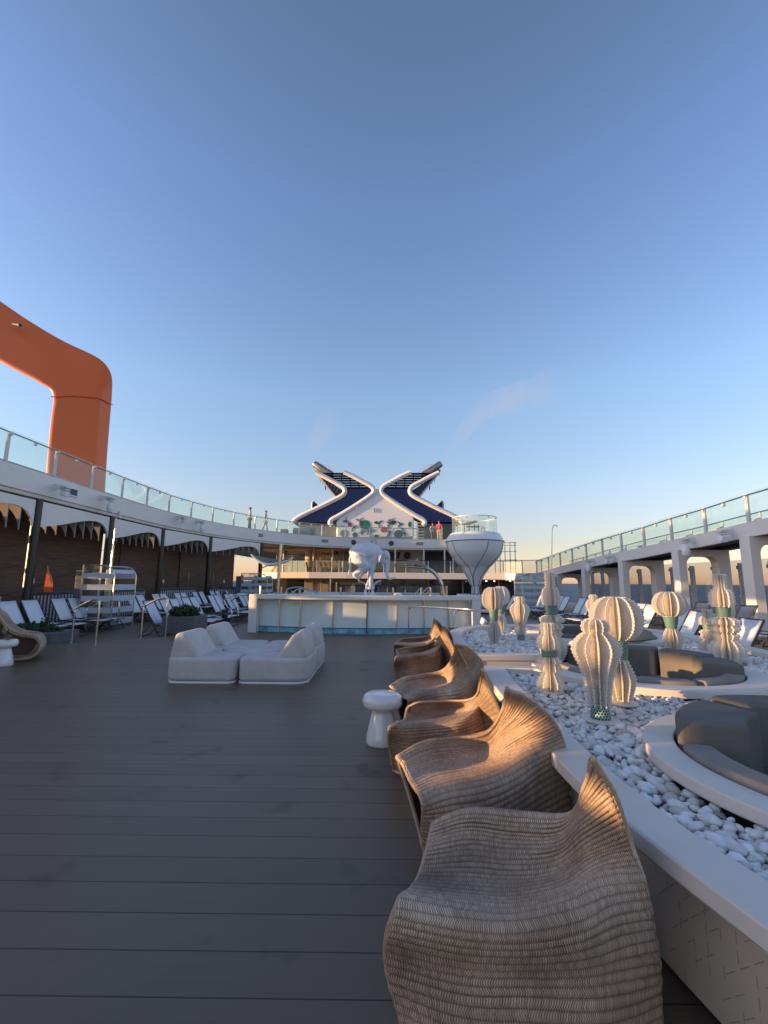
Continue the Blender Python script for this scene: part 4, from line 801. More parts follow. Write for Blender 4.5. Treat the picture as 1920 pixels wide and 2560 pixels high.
bent_rail('pool_handrail', 'left of two curved steel handrails behind the pool at the far left', [(262, 890), (275, 860), (330, 848), (380, 855), (415, 875), (420, 890)], 17.0)
bent_rail('pool_handrail', 'curved steel handrail crossing behind the pool coping near the white lounger backs', [(300, 890), (330, 862), (400, 862), (440, 880), (450, 892)], 18.2)
bent_rail('pool_handrail', 'bright angled handrail behind the pool right of the elephant', [(1045, 886), (1088, 852), (1096, 892)], 18.0, 0.02)
bent_rail('pool_handrail', 'second angled handrail behind the pool, further right of the elephant pedestal', [(1010, 888), (1045, 848)], 19.0, 0.02)
bent_rail('pool_arch', 'small white arched spout on the coping right of the elephant', [(890, 896), (895, 890), (912, 887), (925, 890), (930, 897)], 16.5, 0.04, 'white2', cat='spout')
# ================================================================= ELEPHANT
EL = crop(840, 1340, 10.369); EY = 17.2
def Ep(x, y, d=0.0): return ony(*EL(x, y), EY)+Vector((0, d, 0))
el = thing('elephant_statue', 'white elephant statue balancing on its front legs above the pool coping', 'statue', tuple(Ep(880, 1540)))
K = 0.00148*EY/17.0
def blob_mesh(specs, name, vox=0.03, smooth_it=8):
    me = bpy.data.meshes.new(name); bm = bmesh.new()
    for kind, *a in specs:
        if kind == 'e':
            c, r = a; m_ = Matrix.Translation(c) @ Matrix.Diagonal((*r, 1)); bmesh.ops.create_uvsphere(bm, u_segments=20, v_segments=14, radius=1, matrix=m_)
        else:
            pts, rs = a; N_ = 7
            P_ = catmull(pts, N_); Rr = [v.x for v in catmull([(r, 0, 0) for r in rs], N_)]
            for p_, r_ in zip(P_, Rr): bmesh.ops.create_icosphere(bm, subdivisions=2, radius=max(r_, 0.01), matrix=Matrix.Translation(p_))
    bm.to_mesh(me); bm.free(); me.polygons.foreach_set('use_smooth', [True]*len(me.polygons))
    o = bpy.data.objects.new(name, me); C.objects.link(o)
    r = o.modifiers.new('remesh', 'REMESH'); r.mode = 'VOXEL'; r.voxel_size = vox; r.use_smooth_shade = True
    s_ = o.modifiers.new('smooth', 'SMOOTH'); s_.factor = 0.5; s_.iterations = smooth_it
    return o
specs = [
 ('e', Ep(760, 420), (420*K, .48, 245*K)), ('e', Ep(620, 480), (255*K, .46, 250*K)), ('e', Ep(950, 430), (250*K, .44, 200*K)), ('e', Ep(560, 590), (190*K, .42, 150*K)), ('e', Ep(800, 330), (330*K, .38, 155*K)),
 ('e', Ep(960, 600), (140*K, .34, 160*K)),
 # head
 ('e', Ep(1270, 500), (125*K, .30, 130*K)), ('e', Ep(1240, 620), (105*K, .24, 140*K)), ('e', Ep(1120, 470), (170*K, .33, 120*K)),
 # trunk
 ('t', [Ep(1310, 560), Ep(1330, 700), Ep(1325, 850), Ep(1320, 980), Ep(1350, 1080), Ep(1400, 1115), Ep(1470, 1095), Ep(1530, 1065), Ep(1565, 1060)], [95*K, 75*K, 58*K, 48*K, 42*K, 34*K, 25*K, 20*K, 14*K]),
 # front legs straight down
 ('t', [Ep(930, 620, -.14), Ep(935, 800, -.12), Ep(915, 950, -.10), Ep(905, 1100, -.10), Ep(905, 1260, -.08)], [120*K, 95*K, 75*K, 66*K, 66*K]),
 ('t', [Ep(900, 620, .16), Ep(890, 800, .14), Ep(880, 950, .12), Ep(875, 1100, .1), Ep(880, 1260, .1)], [110*K, 90*K, 72*K, 62*K, 62*K]),
 # hind legs: thigh forward, shank back, foot hanging
 ('t', [Ep(560, 590, -.22), Ep(680, 690, -.28), Ep(795, 780, -.28)], [165*K, 150*K, 88*K]),
 ('t', [Ep(800, 800, -.28), Ep(680, 870, -.24), Ep(580, 940, -.18), Ep(500, 1000, -.16)], [95*K, 85*K, 75*K, 78*K]),
 ('t', [Ep(490, 990, -.16), Ep(530, 1050, -.16), Ep(570, 1080, -.16)], [66*K, 58*K, 45*K]),
 ('t', [Ep(560, 620, .2), Ep(660, 720, .22), Ep(730, 770, .22)], [150*K, 120*K, 85*K]),
 ('t', [Ep(730, 780, .22), Ep(640, 860, .2), Ep(560, 930, .2)], [80*K, 70*K, 62*K]),
 # tail
 ('t', [Ep(385, 560), Ep(372, 700), Ep(368, 850), Ep(345, 1000)], [34*K, 24*K, 18*K, 12*K])]
o = blob_mesh(specs, 'body', 0.024, 4); o.data.materials.append(M['plaster']); 
def reparent(o, p):
    o.parent = p; o.matrix_parent_inverse = Matrix.Translation(-Vector(p.location)); return o
reparent(o, el)
b = MB(); b.tube(catmull([Ep(400, 520, -.2), Ep(372, 600, -.2), Ep(368, 720, -.2), Ep(366, 850, -.2), Ep(345, 960, -.2), Ep(332, 1020, -.2)], 5), [.05, .048, .045, .042]+[.04-.0006*i for i in range(14)]+[.028]*8, 8); b.build('tail', M['plaster'], el)
ear = [(1210, 410), (1250, 425), (1235, 470), (1195, 540), (1160, 610), (1130, 680), (1105, 640), (1095, 560), (1110, 490), (1150, 430)]
b = MB(); b.prism([Ep(x, y, -.43+0.0012*(x-1100)*0.5) for x, y in ear], (0, .05, 0)); b.build('ear', M['plaster'], el, bevel=0.02, seg=3)
b = MB(); b.tube(catmull([Ep(1255, 412, -.37), Ep(1212, 420, -.44), Ep(1180, 500, -.47), Ep(1150, 590, -.47), Ep(1122, 690, -.45)], 5), 0.028, 8); b.build('ear_fold', M['plaster'], el)
b = MB(); b.lathe([(0.0, 0), (.022, .012), (.022, .03), (0, .04)], 8, Ep(1290, 610).x, EY-.27, cap=False); b.v = [(x, y, z+Ep(0, 610).z) for x, y, z in b.v]; b.build('eye', M['darkgrey'], el)
b = MB(); b.tube([Ep(1215, 745, -.16), Ep(1225, 770, -.18), Ep(1240, 790, -.19)], [.035, .025, .012], 8); b.build('tusk', M['white2'], el)
ps = thing('statue_stand', 'white and gold branching pedestal with a round cushion under the elephant', 'pedestal', tuple(Ep(880, 1560)))
b = MB(); b.box(Ep(700, 1545).x, Ep(1060, 1545).x, EY-.35, EY+.35, Ep(0, 1565).z, Ep(0, 1535).z); b.build('base_slab', M['white2'], ps, smooth=0, bevel=.01)
b = MB(); b.box(Ep(700, 1545).x+.1, Ep(1060, 1545).x-.1, EY-.25, EY+.25, 0.0, Ep(0, 1565).z-.002); b.build('plinth', M['white'], ps, smooth=0)
for x in (785, 970): b = MB(); b.box(Ep(x-35, 0).x, Ep(x+28, 0).x, EY-.06, EY+.06, Ep(0, 1535).z, Ep(0, 1390).z); b.build('leg', M['white2'], ps, smooth=0, bevel=.01)
b = MB(); p = Ep(890, 1340); b.lathe([(.02, -.085), (.12, -.075), (.165, -.03), (.165, .03), (.12, .075), (.02, .085)], 20, p.x, p.y); b.v = [(x, y, z+p.z) for x, y, z in b.v]; b.build('cushion', M['plaster'], ps)
b = MB(); b.tube(catmull([Ep(800, 1300), Ep(720, 1230), Ep(650, 1195), Ep(595, 1180), Ep(600, 1110), Ep(660, 1020), Ep(740, 950), Ep(820, 925)], 5), 0.03, 8); b.build('branch', M['gold'], ps)
b = MB(); b.tube(catmull([Ep(980, 1290), Ep(1030, 1215), Ep(1090, 1180), Ep(1175, 1165)], 5), [0.03]*15+[0.014], 8); b.build('branch', M['plaster'], ps)
b = MB(); p = Ep(830, 1180); b.tube([Ep(835, 1150, -.1), Ep(825, 1230, -.1), Ep(800, 1300, -.1), Ep(785, 1400, -.08)], [.025, .05, .045, .03], 10); b.build('wrap', M['plaster'], ps)
# ================================================================= CANOPY SAILS AND MASTS
c3b = crop(600, 1340, 4.1475)
def Sp(x, y, Y): return ony(*c3b(x, y), Y)
sa = thing('shade_sail', 'crescent shaped white rimmed brown shade sail slung under the left part of the upper deck', 'shade sail', tuple(Sp(300, 260, 23)))
rim = catmull([Sp(112, 188, 23), Sp(160, 235, 23), (Sp(220, 275, 23)), Sp(290, 298, 23), Sp(360, 295, 23), Sp(440, 275, 23), Sp(520, 250, 23), Sp(550, 225, 23)], 5)
b = MB(); n_ = len(rim); b.tube(rim, [0.03+0.045*math.sin(math.pi*i/(n_-1)) for i in range(n_)], 8); b.build('rim', M['white2'], sa)
top = catmull([Sp(112, 188, 24.2), Sp(180, 205, 24.2), Sp(250, 218, 24.2), Sp(320, 232, 24.2), Sp(400, 242, 24.2), Sp(480, 245, 24.2), Sp(530, 238, 24.2), Sp(550, 226, 24.2)], 5)
b = MB(); b.grid([rim, [(a+c)/2+Vector((0, 0, -.06)) for a, c in zip(rim, top)], top]); b.build('canvas', M['canvas'], sa)
b = MB(); b.tube(catmull([Sp(230, 330, 22.8), Sp(290, 305, 22.8), Sp(380, 298, 22.8)], 5), 0.035, 8); b.build('gold_arm', M['gold'], sa)
ms = thing('sail_mast', 'tall warm lit round mast standing left behind the pool carrying the sail', 'mast', tuple(onz(*c3b(410, 610), 0)))
b = MB(); q = Sp(412, 90, 22.9); b.tube([(q.x, 22.9, LOW), (q.x+.02, 22.9, 2.3), (q.x+.06, 22.9, q.z+0.02)], [0.075, 0.085, 0.085], 14); b.build('pole', M['gold'], ms); ms.location = (q.x, 22.9, LOW)
for ch in ms.children: ch.location = (0, 0, 0); ch.data.transform(Matrix.Translation(Vector(onz(*c3b(410, 610), 0))-Vector(ms.location)))
s2 = thing('shade_sail', 'small brown shade sail hanging from the curved arm right of the elephant', 'shade sail', tuple(Sp(1900, 300, 22)))
cpp = crop(1000, 1340, 4.1475)
def Rp(x, y, Y): return ony(*cpp(x, y), Y)
tp = catmull([Rp(-60, 285, 22), Rp(30, 268, 22), Rp(120, 250, 22), Rp(185, 245, 22), Rp(235, 280, 22), Rp(285, 330, 22)], 5); bt = catmull([Rp(-60, 290, 21.2), Rp(20, 285, 21.2), Rp(100, 290, 21.2), Rp(180, 300, 21.2), Rp(230, 315, 21.2), Rp(280, 332, 21.2)], 5)
b = MB(); b.grid([tp, [(a+c)/2+Vector((0, 0, -.04)) for a, c in zip(tp, bt)], bt]); b.build('canvas', M['canvas'], s2)
b = MB(); b.tube([Rp(180, 232, 22), Rp(170, 280, 21.8), Rp(150, 330, 21.6)], [.02, .05, .06], 8); b.build('toggle', M['gold'], s2)
ar = thing('curved_mast', 'curved bronze mast bowing over from the pool right of the elephant to the pod', 'mast', tuple(Rp(432, 600, 21.4)))
b = MB(); b.tube(catmull([Rp(438, 610, 21.4), Rp(438, 560, 21.4), Rp(432, 510, 21.4), Rp(410, 455, 21.4), Rp(370, 400, 21.4), Rp(320, 355, 21.4), Rp(260, 330, 21.4), Rp(150, 320, 21.4), Rp(60, 315, 21.4), Rp(-20, 312, 21.4), Rp(-90, 300, 21.4)], 4), [0.09]*20+[0.085-0.0025*i for i in range(21)], 12); b.build('arm', M['gold'], ar)
# ================================================================= LOUNGERS
def make_lounger(label):
    r = thing('sun_lounger', label, 'sun lounger')
    W_ = 0.31
    f = MB()
    for s in (-1, 1):
        y = s*W_; f.tube([(0.62, y, .34), (1.30, y, .36), (1.92, y, .33)], .016, 6)
    f.tube([(1.92, -W_, .33), (1.92, W_, .33)], .016, 6); f.tube([(0.62, -W_, .34), (0.62, W_, .34)], .016, 6); f.tube([(1.32, -W_, .36), (1.32, W_, .36)], .018, 6)
    f.build('frame', M['dark'], r, world=False)
    for (x0, x1) in ((0.25, 0.62), (1.45, 1.72)):
        g = MB(); g.tube([(x0+.30, -W_, .34), (x0, -W_, 0.016), (x0, W_, 0.016), (x0+.30, W_, .34)], .016, 6); g.tube([(x1, -W_, .34), (x1+.22, -W_, 0.016), (x1+.22, W_, .016), (x1, W_, .34)], .016, 6)
        g.build('leg', M['dark'], r, world=False)
    g = MB(); g.grid([[(x, y, .355-.018*math.sin(math.pi*(y+.3)/.6)) for y in (-.285, -.15, 0, .15, .285)] for x in (.66, .85, 1.05, 1.29)]); g.grid([[(x, y, .36-.018*math.sin(math.pi*(y+.3)/.6)) for y in (-.285, -.15, 0, .15, .285)] for x in (1.35, 1.6, 1.9)])
    o = g.build('seat_sling', M['sling'], r, world=False); m_ = o.modifiers.new('solid', 'SOLIDIFY'); m_.thickness = .008
    bk_ = MB()
    for s in (-1, 1): bk_.tube([(0.66, s*W_, .35), (0.45, s*W_, .68), (0.26, s*W_, 1.03)], .015, 6)
    bk_.tube([(0.26, -W_, 1.03), (0.26, W_, 1.03)], .015, 6); o = bk_.build('back_frame', M['dark'], r, world=False)
    g = MB(); g.grid([[(0.66+(0.27-0.66)*t, y, .35+.68*t-.012*math.sin(math.pi*(y+.3)/.6)) for y in (-.285, -.15, 0, .15, .285)] for t in (0.04, .25, .5, .75, 1.0)])
    o = g.build('backrest', M['sling'], r, world=False); m_ = o.modifiers.new('solid', 'SOLIDIFY'); m_.thickness = .008
    return r
nth = ['first', 'second', 'third', 'fourth', 'fifth', 'sixth', 'seventh', 'eighth', 'ninth', 'tenth', 'eleventh', 'twelfth', 'thirteenth', 'fourteenth', 'fifteenth', 'sixteenth', 'seventeenth', 'eighteenth']
lg = make_lounger('white sling lounger, first from the left picture edge in front of the black column')
first = True
def put(x, y, a, label, group, z=LOW):
    global first
    if first: first = False; lg.location = (x, y, z); lg.rotation_euler = (0, 0, a); lg['label'] = label; lg['group'] = group
    else: dup(lg, (x, y, z), a, label, group)
# local head at x=0, feet at x=1.95
near_l = [(-11.05, 12.1), (-10.85, 12.85), (-10.8, 13.6), (-10.85, 14.85), (-10.85, 15.6)]
for k, (x, y) in enumerate(near_l): put(x, y, R_(-2), f'white sling lounger, {nth[k]} from the left edge in the near group before the frosted shower', 'near left loungers')
fy = [13.75, 14.75, 15.45, 16.4, 17.1, 18.9, 19.6, 20.9, 21.6, 22.9, 23.6]
for k, y in enumerate(fy): put(-7.35-0.02*k, y, R_(1), f'white sling lounger, {nth[k]} nearest in the front row between grey planter and pool', 'front row of left loungers')
by = [18.3, 19.0, 20.3, 21.0, 22.4, 23.1, 24.5, 25.2, 26.6, 27.3, 28.8, 29.5, 31.0, 31.7]
for k, y in enumerate(by): put(-10.45+0.06*max(0, k-6), y, 0, f'white sling lounger, {nth[k]} nearest in the back row along the cabanas', 'back row of left loungers')
for k in range(4): put(-6.4+0.1*k, 25.6+1.1*k, R_(3), f'small white lounger, {nth[k]} of the group at the left end of the pool', 'loungers beside the far pool end')
for k, (u, v) in enumerate([(185, 868), (205, 868), (238, 864), (300, 858), (320, 858), (345, 862), (375, 868)]):
    q = ony(*c1(u, v), 24.0); put(q.x, 24.0+0.1*k, R_(-62), f'white lounger back above the coping left of the elephant, {nth[k]} from the left', 'loungers behind the pool on the left')
ry = [8.3, 10.5, 11.4, 13.9, 14.6, 16.3, 17.0, 19.0, 19.7, 21.6, 22.3, 24.2, 24.9]
rx = [6.95, 7.5, 7.75, 8.45, 8.5, 8.7, 8.7, 8.9, 8.9, 9.0, 9.0, 9.0, 9.0]
for k, (x, y) in enumerate(zip(rx, ry)): put(x, y, R_(180+(-6 if k < 3 else 2)), f'white sling lounger, {nth[k]} nearest in the row beyond the pebble garden on the right', 'right row of loungers')
for k, (x, y) in enumerate([(10.6, 11.6), (10.9, 13.3), (11.2, 15.6), (11.2, 17.6)]): put(x, y, R_(100), f'lounger turned sideways under the running track, {nth[k]} nearest', 'sideways loungers under the track')
for k, (u, v) in enumerate([(1235, 862), (1252, 862), (1272, 865), (1290, 868), (1308, 866), (1355, 875), (1375, 872)]):
    q = ony(*c1(u, v), 25.2); put(q.x+.5, 25.2, R_(-118), f'white lounger back below the pod behind the pool, {nth[k]} from the left', 'loungers below the pod')
for k, (x, y) in enumerate([(6.6, 22.0), (6.7, 23.5), (6.8, 27.5), (6.9, 28.5)]): put(x, y, R_(178), f'lounger between pool and right row, {nth[k]} nearest', 'loungers right of the pool')
# ================================================================= OUTDOOR SHOWERS
def shower(x0, x1, y, depth, ztop, label, head, mirror=False, pole_top=None):
    r = thing('outdoor_shower', label, 'shower', (x0, y, LOW), 0, 'frosted glass showers')
    h = ztop; R2 = 0.45
    sx = (lambda x: x0+x1-x) if mirror else (lambda x: x)
    outl = [(x0, LOW)]+[(x0, h)]+[(x1-R2+R2*math.sin(R_(a)), h-R2+R2*math.cos(R_(a))) for a in range(0, 91, 15)]+[(x1, LOW)]
    fr = [(x0, h)]+[(x1-R2+R2*math.sin(R_(a)), h-R2+R2*math.cos(R_(a))) for a in range(0, 91, 10)]+[(x1, LOW)]
    for yy in (y, y+depth):
        b = MB(); b.prism([(sx(x), yy, z) for x, z in outl], (0, .012, 0)); b.build('glass_wall', M['glassclear'], r, smooth=0)
        b = MB(); b.tube([(sx(x), yy, z) for x, z in fr], .022, 8); b.build('arch_frame', M['alu'], r)
        b = MB(); z = LOW+.12
        while z < h-.12:
            xr = x1-0.03 if z+.18 < h-R2 else x1-R2+math.sqrt(max(0, R2**2-(z+.18-(h-R2))**2))-.02
            b.box(min(sx(x0), sx(xr)), max(sx(x0), sx(xr)), yy-.008, yy-.003, z, min(z+.19, h-.03)); z += .39
        b.build('frosted_stripe', M['stripe'], r, smooth=0)
    # roof strip following the arch, in slats
    z = 0; b = MB()
    for i in range(0, len(fr)-1):
        a, c = fr[i], fr[i+1]
    L = [(x, z) for x, z in fr[1:]]
    for (a0, a1) in ((2, 22), (44, 66)):
        P_ = [(x1-R2+(R2-.012)*math.sin(R_(a)), h-R2+(R2-.012)*math.cos(R_(a))) for a in (a0, (a0+a1)/2, a1)]
        b.grid([[Vector((sx(x), y+.02, z)), Vector((sx(x), y+depth-.02, z))] for x, z in P_])
    zz = LOW+.12
    while zz < h-R2-.2:
        b.box(min(sx(x1-.012), sx(x1-.006)), max(sx(x1-.012), sx(x1-.006)), y+.02, y+depth-.02, zz, zz+.19); zz += .39
    b.build('end_stripe', M['stripe'], r, smooth=0)
    b = MB(); b.box(min(sx(x0-.42), sx(x0-.06)), max(sx(x0-.42), sx(x0-.06)), y+.25, y+.40, LOW, h-.17); b.build('side_panel', M['grey'], r, smooth=0, bevel=.01)
    b = MB(); b.box(min(sx(x0-.05), sx(x0)), max(sx(x0-.05), sx(x0)), y+.02, y+.44, LOW, h-.1); b.build('dark_edge', M['black'], r, smooth=0)
    b = MB(); b.box(min(sx(x0-.02), sx(x0+.02)), max(sx(x0-.02), sx(x0+.02)), y-.03, y+.0, LOW, h+.02); b.build('corner_post', M['alu'], r, smooth=0)
    xm = sx(x0+(x1-x0)*.42)
    b = MB(); b.box(xm-.11, xm+.11, y+depth*.5, y+depth*.5+.1, LOW, h-.12); b.build('shower_panel', M['cream'], r, bevel=.05, seg=4)
    if pole_top:
        b = MB(); px = sx(x0+(x1-x0)*.52); py_ = y+depth*.45
        b.tube([(px, py_, h-.3), (px, py_, h+.75)], .035, 8); b.tube([(px, py_, h+.75), (px, py_, pole_top-.25)]+[(px+.35*s*.5, py_, pole_top-.25+.25*math.sin(math.pi*s)) for s in (.15, .3, .5, .7, .85, 1.0)], .018, 8)
        b.build('tall_spout', M['alu'], r)
    return r
shower(-10.35, -9.25, 15.6, 1.35, 1.98, 'large frosted striped glass shower with rounded frame on the near left', 1, pole_top=3.95)
shower(-9.1, -7.45, 29.0, 1.5, 1.95, 'frosted striped glass shower far away left of the pool', 1)
shower(8.25, 10.0, 27.0, 1.5, 2.05, 'frosted striped glass shower far away at the right beside the track', 1, mirror=True)
# tall curved lamp at right of the pod
lp = thing('curved_lamp_post', 'thin tall lamp post with a hooked top rising right of the pod', 'lamp post', tuple(ony(*cR(450, 690), 16)))
b = MB(); q0 = ony(*cR(453, 700), 16); q1 = ony(*cR(449, 290), 16); lp.location = (q0.x, 16, LOW)
b.tube([(q0.x, 16, LOW), (q0.x, 16, (q0.z+q1.z)/2-.3), (q1.x, 16, q1.z), (q1.x+.02, 16, q1.z+.14), (q1.x+.08, 16, q1.z+.24), (q1.x+.16, 16, q1.z+.24), (q1.x+.21, 16, q1.z+.17)], [.035, .03, .017, .016, .016, .016, .012], 8); b.build('pole', M['alu'], lp)
# ================================================================= PLANTERS, HANDRAILS, STEP
def leaves(n, cx, cy, z, rx, ry, h, seed, size=.05):
    random.seed(seed); b = MB()
    for i in range(n):
        a = random.uniform(0, 2*math.pi); q = math.sqrt(random.random()); x = cx+rx*q*math.cos(a); y = cy+ry*q*math.sin(a); zz = z+h*random.random()**1.3*(1-.5*q)
        d = Vector((random.gauss(0, 1), random.gauss(0, 1), random.gauss(.5, .8))).normalized(); s_ = d.cross(Vector((random.gauss(0, 1), random.gauss(0, 1), random.gauss(0, 1)))).normalized()
        l = size*random.uniform(.6, 1.5); w = l*.35; p = Vector((x, y, zz)); u = d.cross(s_)*w*.3
        b.add([p, p+d*l*.5+s_*w+u, p+d*l, p+d*l*.5-s_*w+u], [(0, 1, 2, 3)])
    return b
pp = thing('planter', 'square grey concrete planter with green bush in front of the left loungers', 'planter', (-6.25, 12.9, 0))
pa = onz(391, 1586, 0); pb = onz(489, 1582, 0)
pz = 0.50
b = MB(); x0, x1, y0 = pa.x, pb.x+.02, (pa.y+pb.y)/2; b.box(x0, x1, y0, y0+1.0, 0.0, pz-.03); b.build('box', M['planter'], pp, smooth=0, bevel=.015)
pbz = thing('planter_bush', 'low leafy green bush growing in the square grey planter', 'plant', ((x0+x1)/2, y0+.5, pz))
b = leaves(1500, (x0+x1)/2, y0+.45, pz-.05, (x1-x0)*.44, .42, .36, 5, .07); b.build('foliage', M['leaf'], pbz, smooth=0)
b = MB()
for k in range(14):
    a = random.uniform(0, 6.28); b.tube([((x0+x1)/2+.3*math.cos(a)*.5, y0+.5+.3*math.sin(a)*.5, pz-.05), ((x0+x1)/2+.38*math.cos(a), y0+.5+.34*math.sin(a), pz+.2)], .006, 4)
b.build('stems', M['leaf'], pbz)
pp = thing('planter', 'low grey planter behind the round wicker chair at the left edge', 'planter', (-8.2, 10.6, 0))
qa = onz(*crop(0, 1440, 4.608)(475, 800), 0); qb = onz(*crop(0, 1440, 4.608)(615, 765), 0)
b = MB(); b.box(-9.5, qb.x, qb.y-.1, qb.y+.9, LOW, .22); b.build('box', M['planter'], pp, smooth=0, bevel=.015)
pbz = thing('planter_bush', 'low green bush along the far edge of the left planter behind the wicker chair', 'plant', (-8.6, qb.y+.3, .4))
b = leaves(1300, -8.75, qb.y+.35, .18, .75, .34, .24, 9, .07); b.add(*[leaves(120, -8.5, qb.y+.5, .32, .12, .12, .32, 4, .06).v, leaves(120, -8.5, qb.y+.5, .32, .12, .12, .32, 4, .06).f]); b.build('foliage', M['leaf'], pbz, smooth=0)
ca = crop(0, 1440, 4.608); cpl = crop(320, 1440, 5.184)
def step_rail(lab, p0, p1, bend, h=.92, m_='alu'):
    # p0 far (lower) foot, p1 near foot
    r = thing('handrail', lab, 'handrail', tuple(p1), 0, 'step handrails')
    d = (p0-p1); t = catmull([p0, p0+Vector((0, 0, h-.30)), p0+Vector((0, 0, h-.22))-d*.04, p1+d*bend+Vector((0, 0, h-.02)), p1+d*.10+Vector((0, 0, h)), p1+Vector((0, 0, h-.10)), p1], 6)
    b = MB(); b.tube(t, .024, 10); b.build('tube', M[m_], r)
    for p in (p0, p1): b = MB(); b.lathe([(.05, p.z+.001), (.05, p.z+.012)], 16, p.x, p.y); b.build('foot_plate', M[m_], r)
step_rail('bent steel handrail lit golden beside the steps at the near left', onz(*ca(822, 770), 0), onz(*ca(1095, 800), 0), .38, h=1.02)
step_rail('bent steel handrail next to the square planter', onz(*cpl(165, 800), 0), onz(*cpl(478, 820), 0), .38, h=1.03)
step_rail('thin steel handrail leading into the frosted shower', Vector((-9.7, 15.0, LOW)), Vector((-8.55, 14.8, LOW)), .3, h=.95)
for k, (X, Y) in enumerate([(-5.6, 17.2), (-5.2, 17.0)]):
    r = thing('handrail', ['curved S shaped handrail between the front row loungers and the pool', 'second curved S shaped handrail, right beside the pool end'][k], 'handrail', (X, Y, 0), 0, 'curved pool handrails')
    f = [(1260, 300), (1255, 340), (1290, 400), (1340, 450), (1345, 540)] if k == 0 else [(1345, 320), (1340, 350), (1375, 385), (1420, 420), (1428, 520)]
    t = catmull([ony(*cpl(*q), Y) for q in ([(1560, 235), (1440, 240), (1330, 265)]+f if k == 0 else [(1560, 240), (1480, 248), (1400, 275)]+f)], 5)
    b = MB(); b.tube(t, .025, 8); b.build('tube', M['alu'], r)
bn = thing('litter_bin', 'small dark cylindrical bin between front row loungers near the pool', 'bin', (-6.0, 18.0, LOW)); q = ony(*cpl(1255, 470), 16.0); bn.location = (q.x, 16, LOW)
b = MB(); b.lathe([(.10, LOW), (.11, LOW+.62), (.08, LOW+.65)], 16, q.x, 16.0); b.build('body', M['black'], bn)
b = MB(); b.lathe([(.112, LOW+.5), (.114, LOW+.53)], 16, q.x, 16.0, cap=False); b.build('ring', M['grey'], bn)
hs = thing('deck_hatch', 'pale rectangular flush hatch in the deck left of the pool', 'hatch', tuple(onz(*cpl(1300, 640), 0)))
b = MB(); p = [onz(*cpl(*q), .004) for q in [(1245, 655), (1320, 620), (1370, 625), (1300, 665)]]; b.prism(p, (0, 0, .004)); b.build('cover', M['grey'], hs, smooth=0)
b = MB(); p = [onz(*cpl(*q), .009) for q in [(1290, 645), (1320, 632), (1330, 634), (1302, 648)]]; b.prism(p, (0, 0, .003)); b.build('handle', M['darkgrey'], hs, smooth=0)
# ================================================================= MODULAR SOFA
cs = crop(360, 1480, 2.127)
SX0, SX1, SY0, SY1 = -3.22, -1.10, 6.86, 8.98; MX, MY = (SX0+SX1)/2, (SY0+SY1)/2; SH = 0.37
def sofa_mod(qx, qy, label):
    # qx, qy = -1/+1 : which corner of the square
    r = thing('sofa_module', label, 'sofa', (MX+qx*.55, MY+qy*.55, 0), 0, 'modules of the round grey sofa')
    G = .018; x_in, y_in = MX+qx*G, MY+qy*G; x_o = SX0 if qx < 0 else SX1; y_o = SY0 if qy < 0 else SY1; rc = .20; ri = .56
    a0 = math.asin(G/ri)
    pts = []
    for i in range(9): a = a0+(math.pi/2-2*a0)*i/8; pts.append((MX+qx*ri*math.cos(a), MY+qy*ri*math.sin(a)))
    pts.append((x_in, y_o-qy*.08)); pts.append((x_in+qx*.08, y_o))
    for i in range(7): a = math.pi/2*(i/6); pts.append((x_o-qx*rc+qx*rc*math.sin(a), y_o-qy*rc+qy*rc*math.cos(a)))
    pts.append((x_o, y_in+qy*.08)); pts.append((x_o-qx*.08, y_in))
    b = MB(); b.prism([(x, y, .035) for x, y in pts], (0, 0, SH-.035)); b.build('seat', M['sofafab'], r, bevel=.055, seg=5, smooth=80)
    cxm, cym = np.mean([p[0] for p in pts]), np.mean([p[1] for p in pts])
    b = MB(); b.prism([(cxm+(x-cxm)*.985, cym+(y-cym)*.985, .004) for x, y in pts], (0, 0, .03)); b.build('base', M['white2'], r, smooth=0)
    # wedge backrest along the outer side
    yb0, yb1 = (MY+qy*.20, MY+qy*.98); ya, yb_ = min(yb0, yb1), max(yb0, yb1)
    pr = [(x_o-qx*.02, SH-.03), (x_o-qx*.09, SH+.34), (x_o-qx*.25, SH+.35), (x_o-qx*.50, SH-.03)]
    b = MB(); b.prism([(x, ya, z) for x, z in pr], (0, yb_-ya, 0)); o = b.build('backrest', M['sofafab'], r, bevel=.06, seg=5, smooth=80)
    return r
sofa_mod(-1, -1, 'front left module of the round grey sofa with a wedge backrest on its left')
sofa_mod(1, -1, 'front right module of the round grey sofa, backrest seen from its right side')
sofa_mod(-1, 1, 'rear left module of the round grey sofa')
sofa_mod(1, 1, 'rear right module of the round grey sofa, tall backrest end nearest the pool')
b = MB(); b.lathe([(.40, .035), (.50, .05), (.535, .10), (.535, SH-.07), (.52, SH-.02), (.47, SH+.005), (0.01, SH+.01)], 48, MX, MY); o = b.build('round_ottoman', M['sofafab'], None, smooth=50); tag(o, 'round grey ottoman in the centre of the four sofa modules', 'ottoman')
